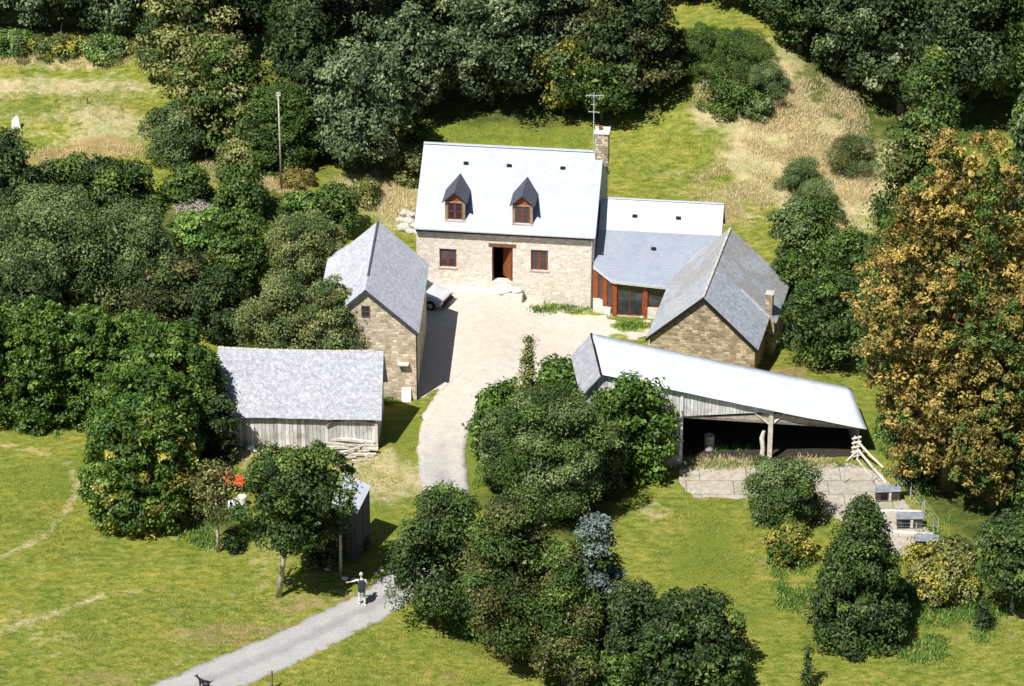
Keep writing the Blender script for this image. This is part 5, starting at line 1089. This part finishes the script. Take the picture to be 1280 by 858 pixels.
# ================================================================== tall dry grass and weeds (too many blades to count)
def tufts(name, spots, mat, h, n, wid=.05, spread=.18):
    pts = []
    for (px, py, rx, ry, cnt) in spots:
        for _ in range(cnt):
            a = rng.uniform(0, 6.28); r = math.sqrt(rng.uniform(0, 1)); q = G(px+rx*r*math.cos(a), py+ry*r*math.sin(a))
            if any((q-c_).length < 1.75 for c_ in cc[::3]): continue
            if noise.noise(Vector((q.x*.5, q.y*.5, 2))) > -.12: pts.append(q)
    P0 = np.array([tuple(p) for p in pts]); m_ = len(P0)*n; base = np.repeat(P0, n, 0)+np.concatenate([rng.normal(0, spread, (m_, 2)), np.zeros((m_, 1))], 1)
    an = rng.uniform(0, 6.28, m_); hh_ = h*rng.uniform(.5, 1.25, m_); wv = np.stack([np.cos(an), np.sin(an), np.zeros(m_)], 1)*wid*rng.uniform(.6, 1.4, m_)[:, None]
    ln = np.stack([rng.normal(0, .35, m_), rng.normal(0, .35, m_), np.ones(m_)], 1)*hh_[:, None]
    co_ = np.stack([base-wv, base+wv, base+ln*.7+wv*.7, base+ln-wv*.2], 1).reshape(-1, 3)
    me = fast_mesh(name, co_, np.arange(m_*4).reshape(-1, 4)); a = me.attributes.new('tint', 'FLOAT', 'POINT'); tv = np.clip(np.repeat(rng.uniform(.2, .8, len(P0)), n)+rng.normal(0, .15, m_), 0, 1); a.data.foreach_set('value', np.repeat(tv, 4).astype(np.float32))
    me.materials.append(LM[mat]); o = bpy.data.objects.new(name, me); C.objects.link(o); tag(o, kind='stuff'); return o
tufts('dry_grass', [(900, 580, 55, 3, 130), (1010, 580, 50, 3, 100), (1000, 150, 80, 55, 1700), (925, 110, 55, 30, 600), (1045, 240, 50, 45, 800), (920, 235, 55, 30, 500), (100, 76, 150, 7, 250), (130, 190, 80, 7, 150), (500, 250, 40, 35, 350), (450, 235, 30, 25, 200), (300, 212, 60, 12, 200), (360, 228, 30, 12, 120)], 'straw', .24, 16, .016, .32)
tufts('field_grass', [(230, 790, 180, 50, 900), (60, 640, 90, 60, 700), (480, 830, 170, 40, 800), (1180, 800, 130, 40, 700), (890, 700, 70, 80, 700), (450, 590, 60, 40, 350), (850, 200, 90, 35, 700), (640, 165, 120, 14, 300), (90, 130, 110, 20, 400)], 'weed', .10, 10, .016, .3)
tufts('weeds', [(900, 582, 60, 4, 50), (1010, 582, 55, 4, 40), (905, 560, 40, 3, 40), (1140, 570, 40, 60, 700), (1150, 780, 90, 50, 700), (1220, 740, 60, 40, 400), (270, 660, 50, 25, 300), (340, 600, 50, 25, 260), (990, 720, 25, 50, 200), (520, 380, 8, 8, 0), (600, 560, 14, 60, 120), (700, 388, 40, 4, 60), (790, 408, 20, 4, 40), (1180, 700, 40, 50, 400), (690, 378, 12, 3, 14), (480, 500, 12, 4, 20)], 'fresh', .26, 12, .03, .18)
# ------------------------------------------------------------------ light and camera
SUN = Vector((-1.5, -2.05, 4.0)).normalized()
el = math.asin(SUN.z); az = math.atan2(SUN.x, SUN.y)
w = bpy.data.worlds.new('World'); bpy.context.scene.world = w; w.use_nodes = True
nt = w.node_tree; bg = nt.nodes['Background']; sky = nt.nodes.new('ShaderNodeTexSky'); sky.sky_type = 'NISHITA'; sky.sun_disc = False
sky.sun_elevation = el; sky.sun_rotation = az; sky.air_density = 1; sky.dust_density = .6
nt.links.new(sky.outputs[0], bg.inputs[0]); bg.inputs[1].default_value = .05
ld = bpy.data.lights.new('sun', 'SUN'); ld.energy = 5; ld.angle = R_(.5); ld.color = (1, .965, .9)
lo = bpy.data.objects.new('sun', ld); C.objects.link(lo); lo.rotation_euler = SUN.to_track_quat('Z', 'Y').to_euler(); lo.location = (-40, 120, 80)
cd = bpy.data.cameras.new('camera'); cd.sensor_width = 36; cd.lens = 36*CF/1280; cd.clip_end = 6000; cd.clip_start = 1
co = bpy.data.objects.new('camera', cd); C.objects.link(co); co.location = CAM; co.rotation_euler = (math.pi/2-CA, 0, 0)
sc = bpy.context.scene; sc.camera = co
sc.view_settings.view_transform = 'Standard'; sc.view_settings.look = 'None'; sc.view_settings.exposure = .5; sc.view_settings.gamma = 1
sc.render.engine = 'CYCLES'; sc.cycles.use_denoising = True; sc.cycles.max_bounces = 4; sc.cycles.diffuse_bounces = 2; sc.cycles.transparent_max_bounces = 4; sc.cycles.caustics_reflective = False; sc.cycles.caustics_refractive = False
print('LEAVES', leafcount[0])
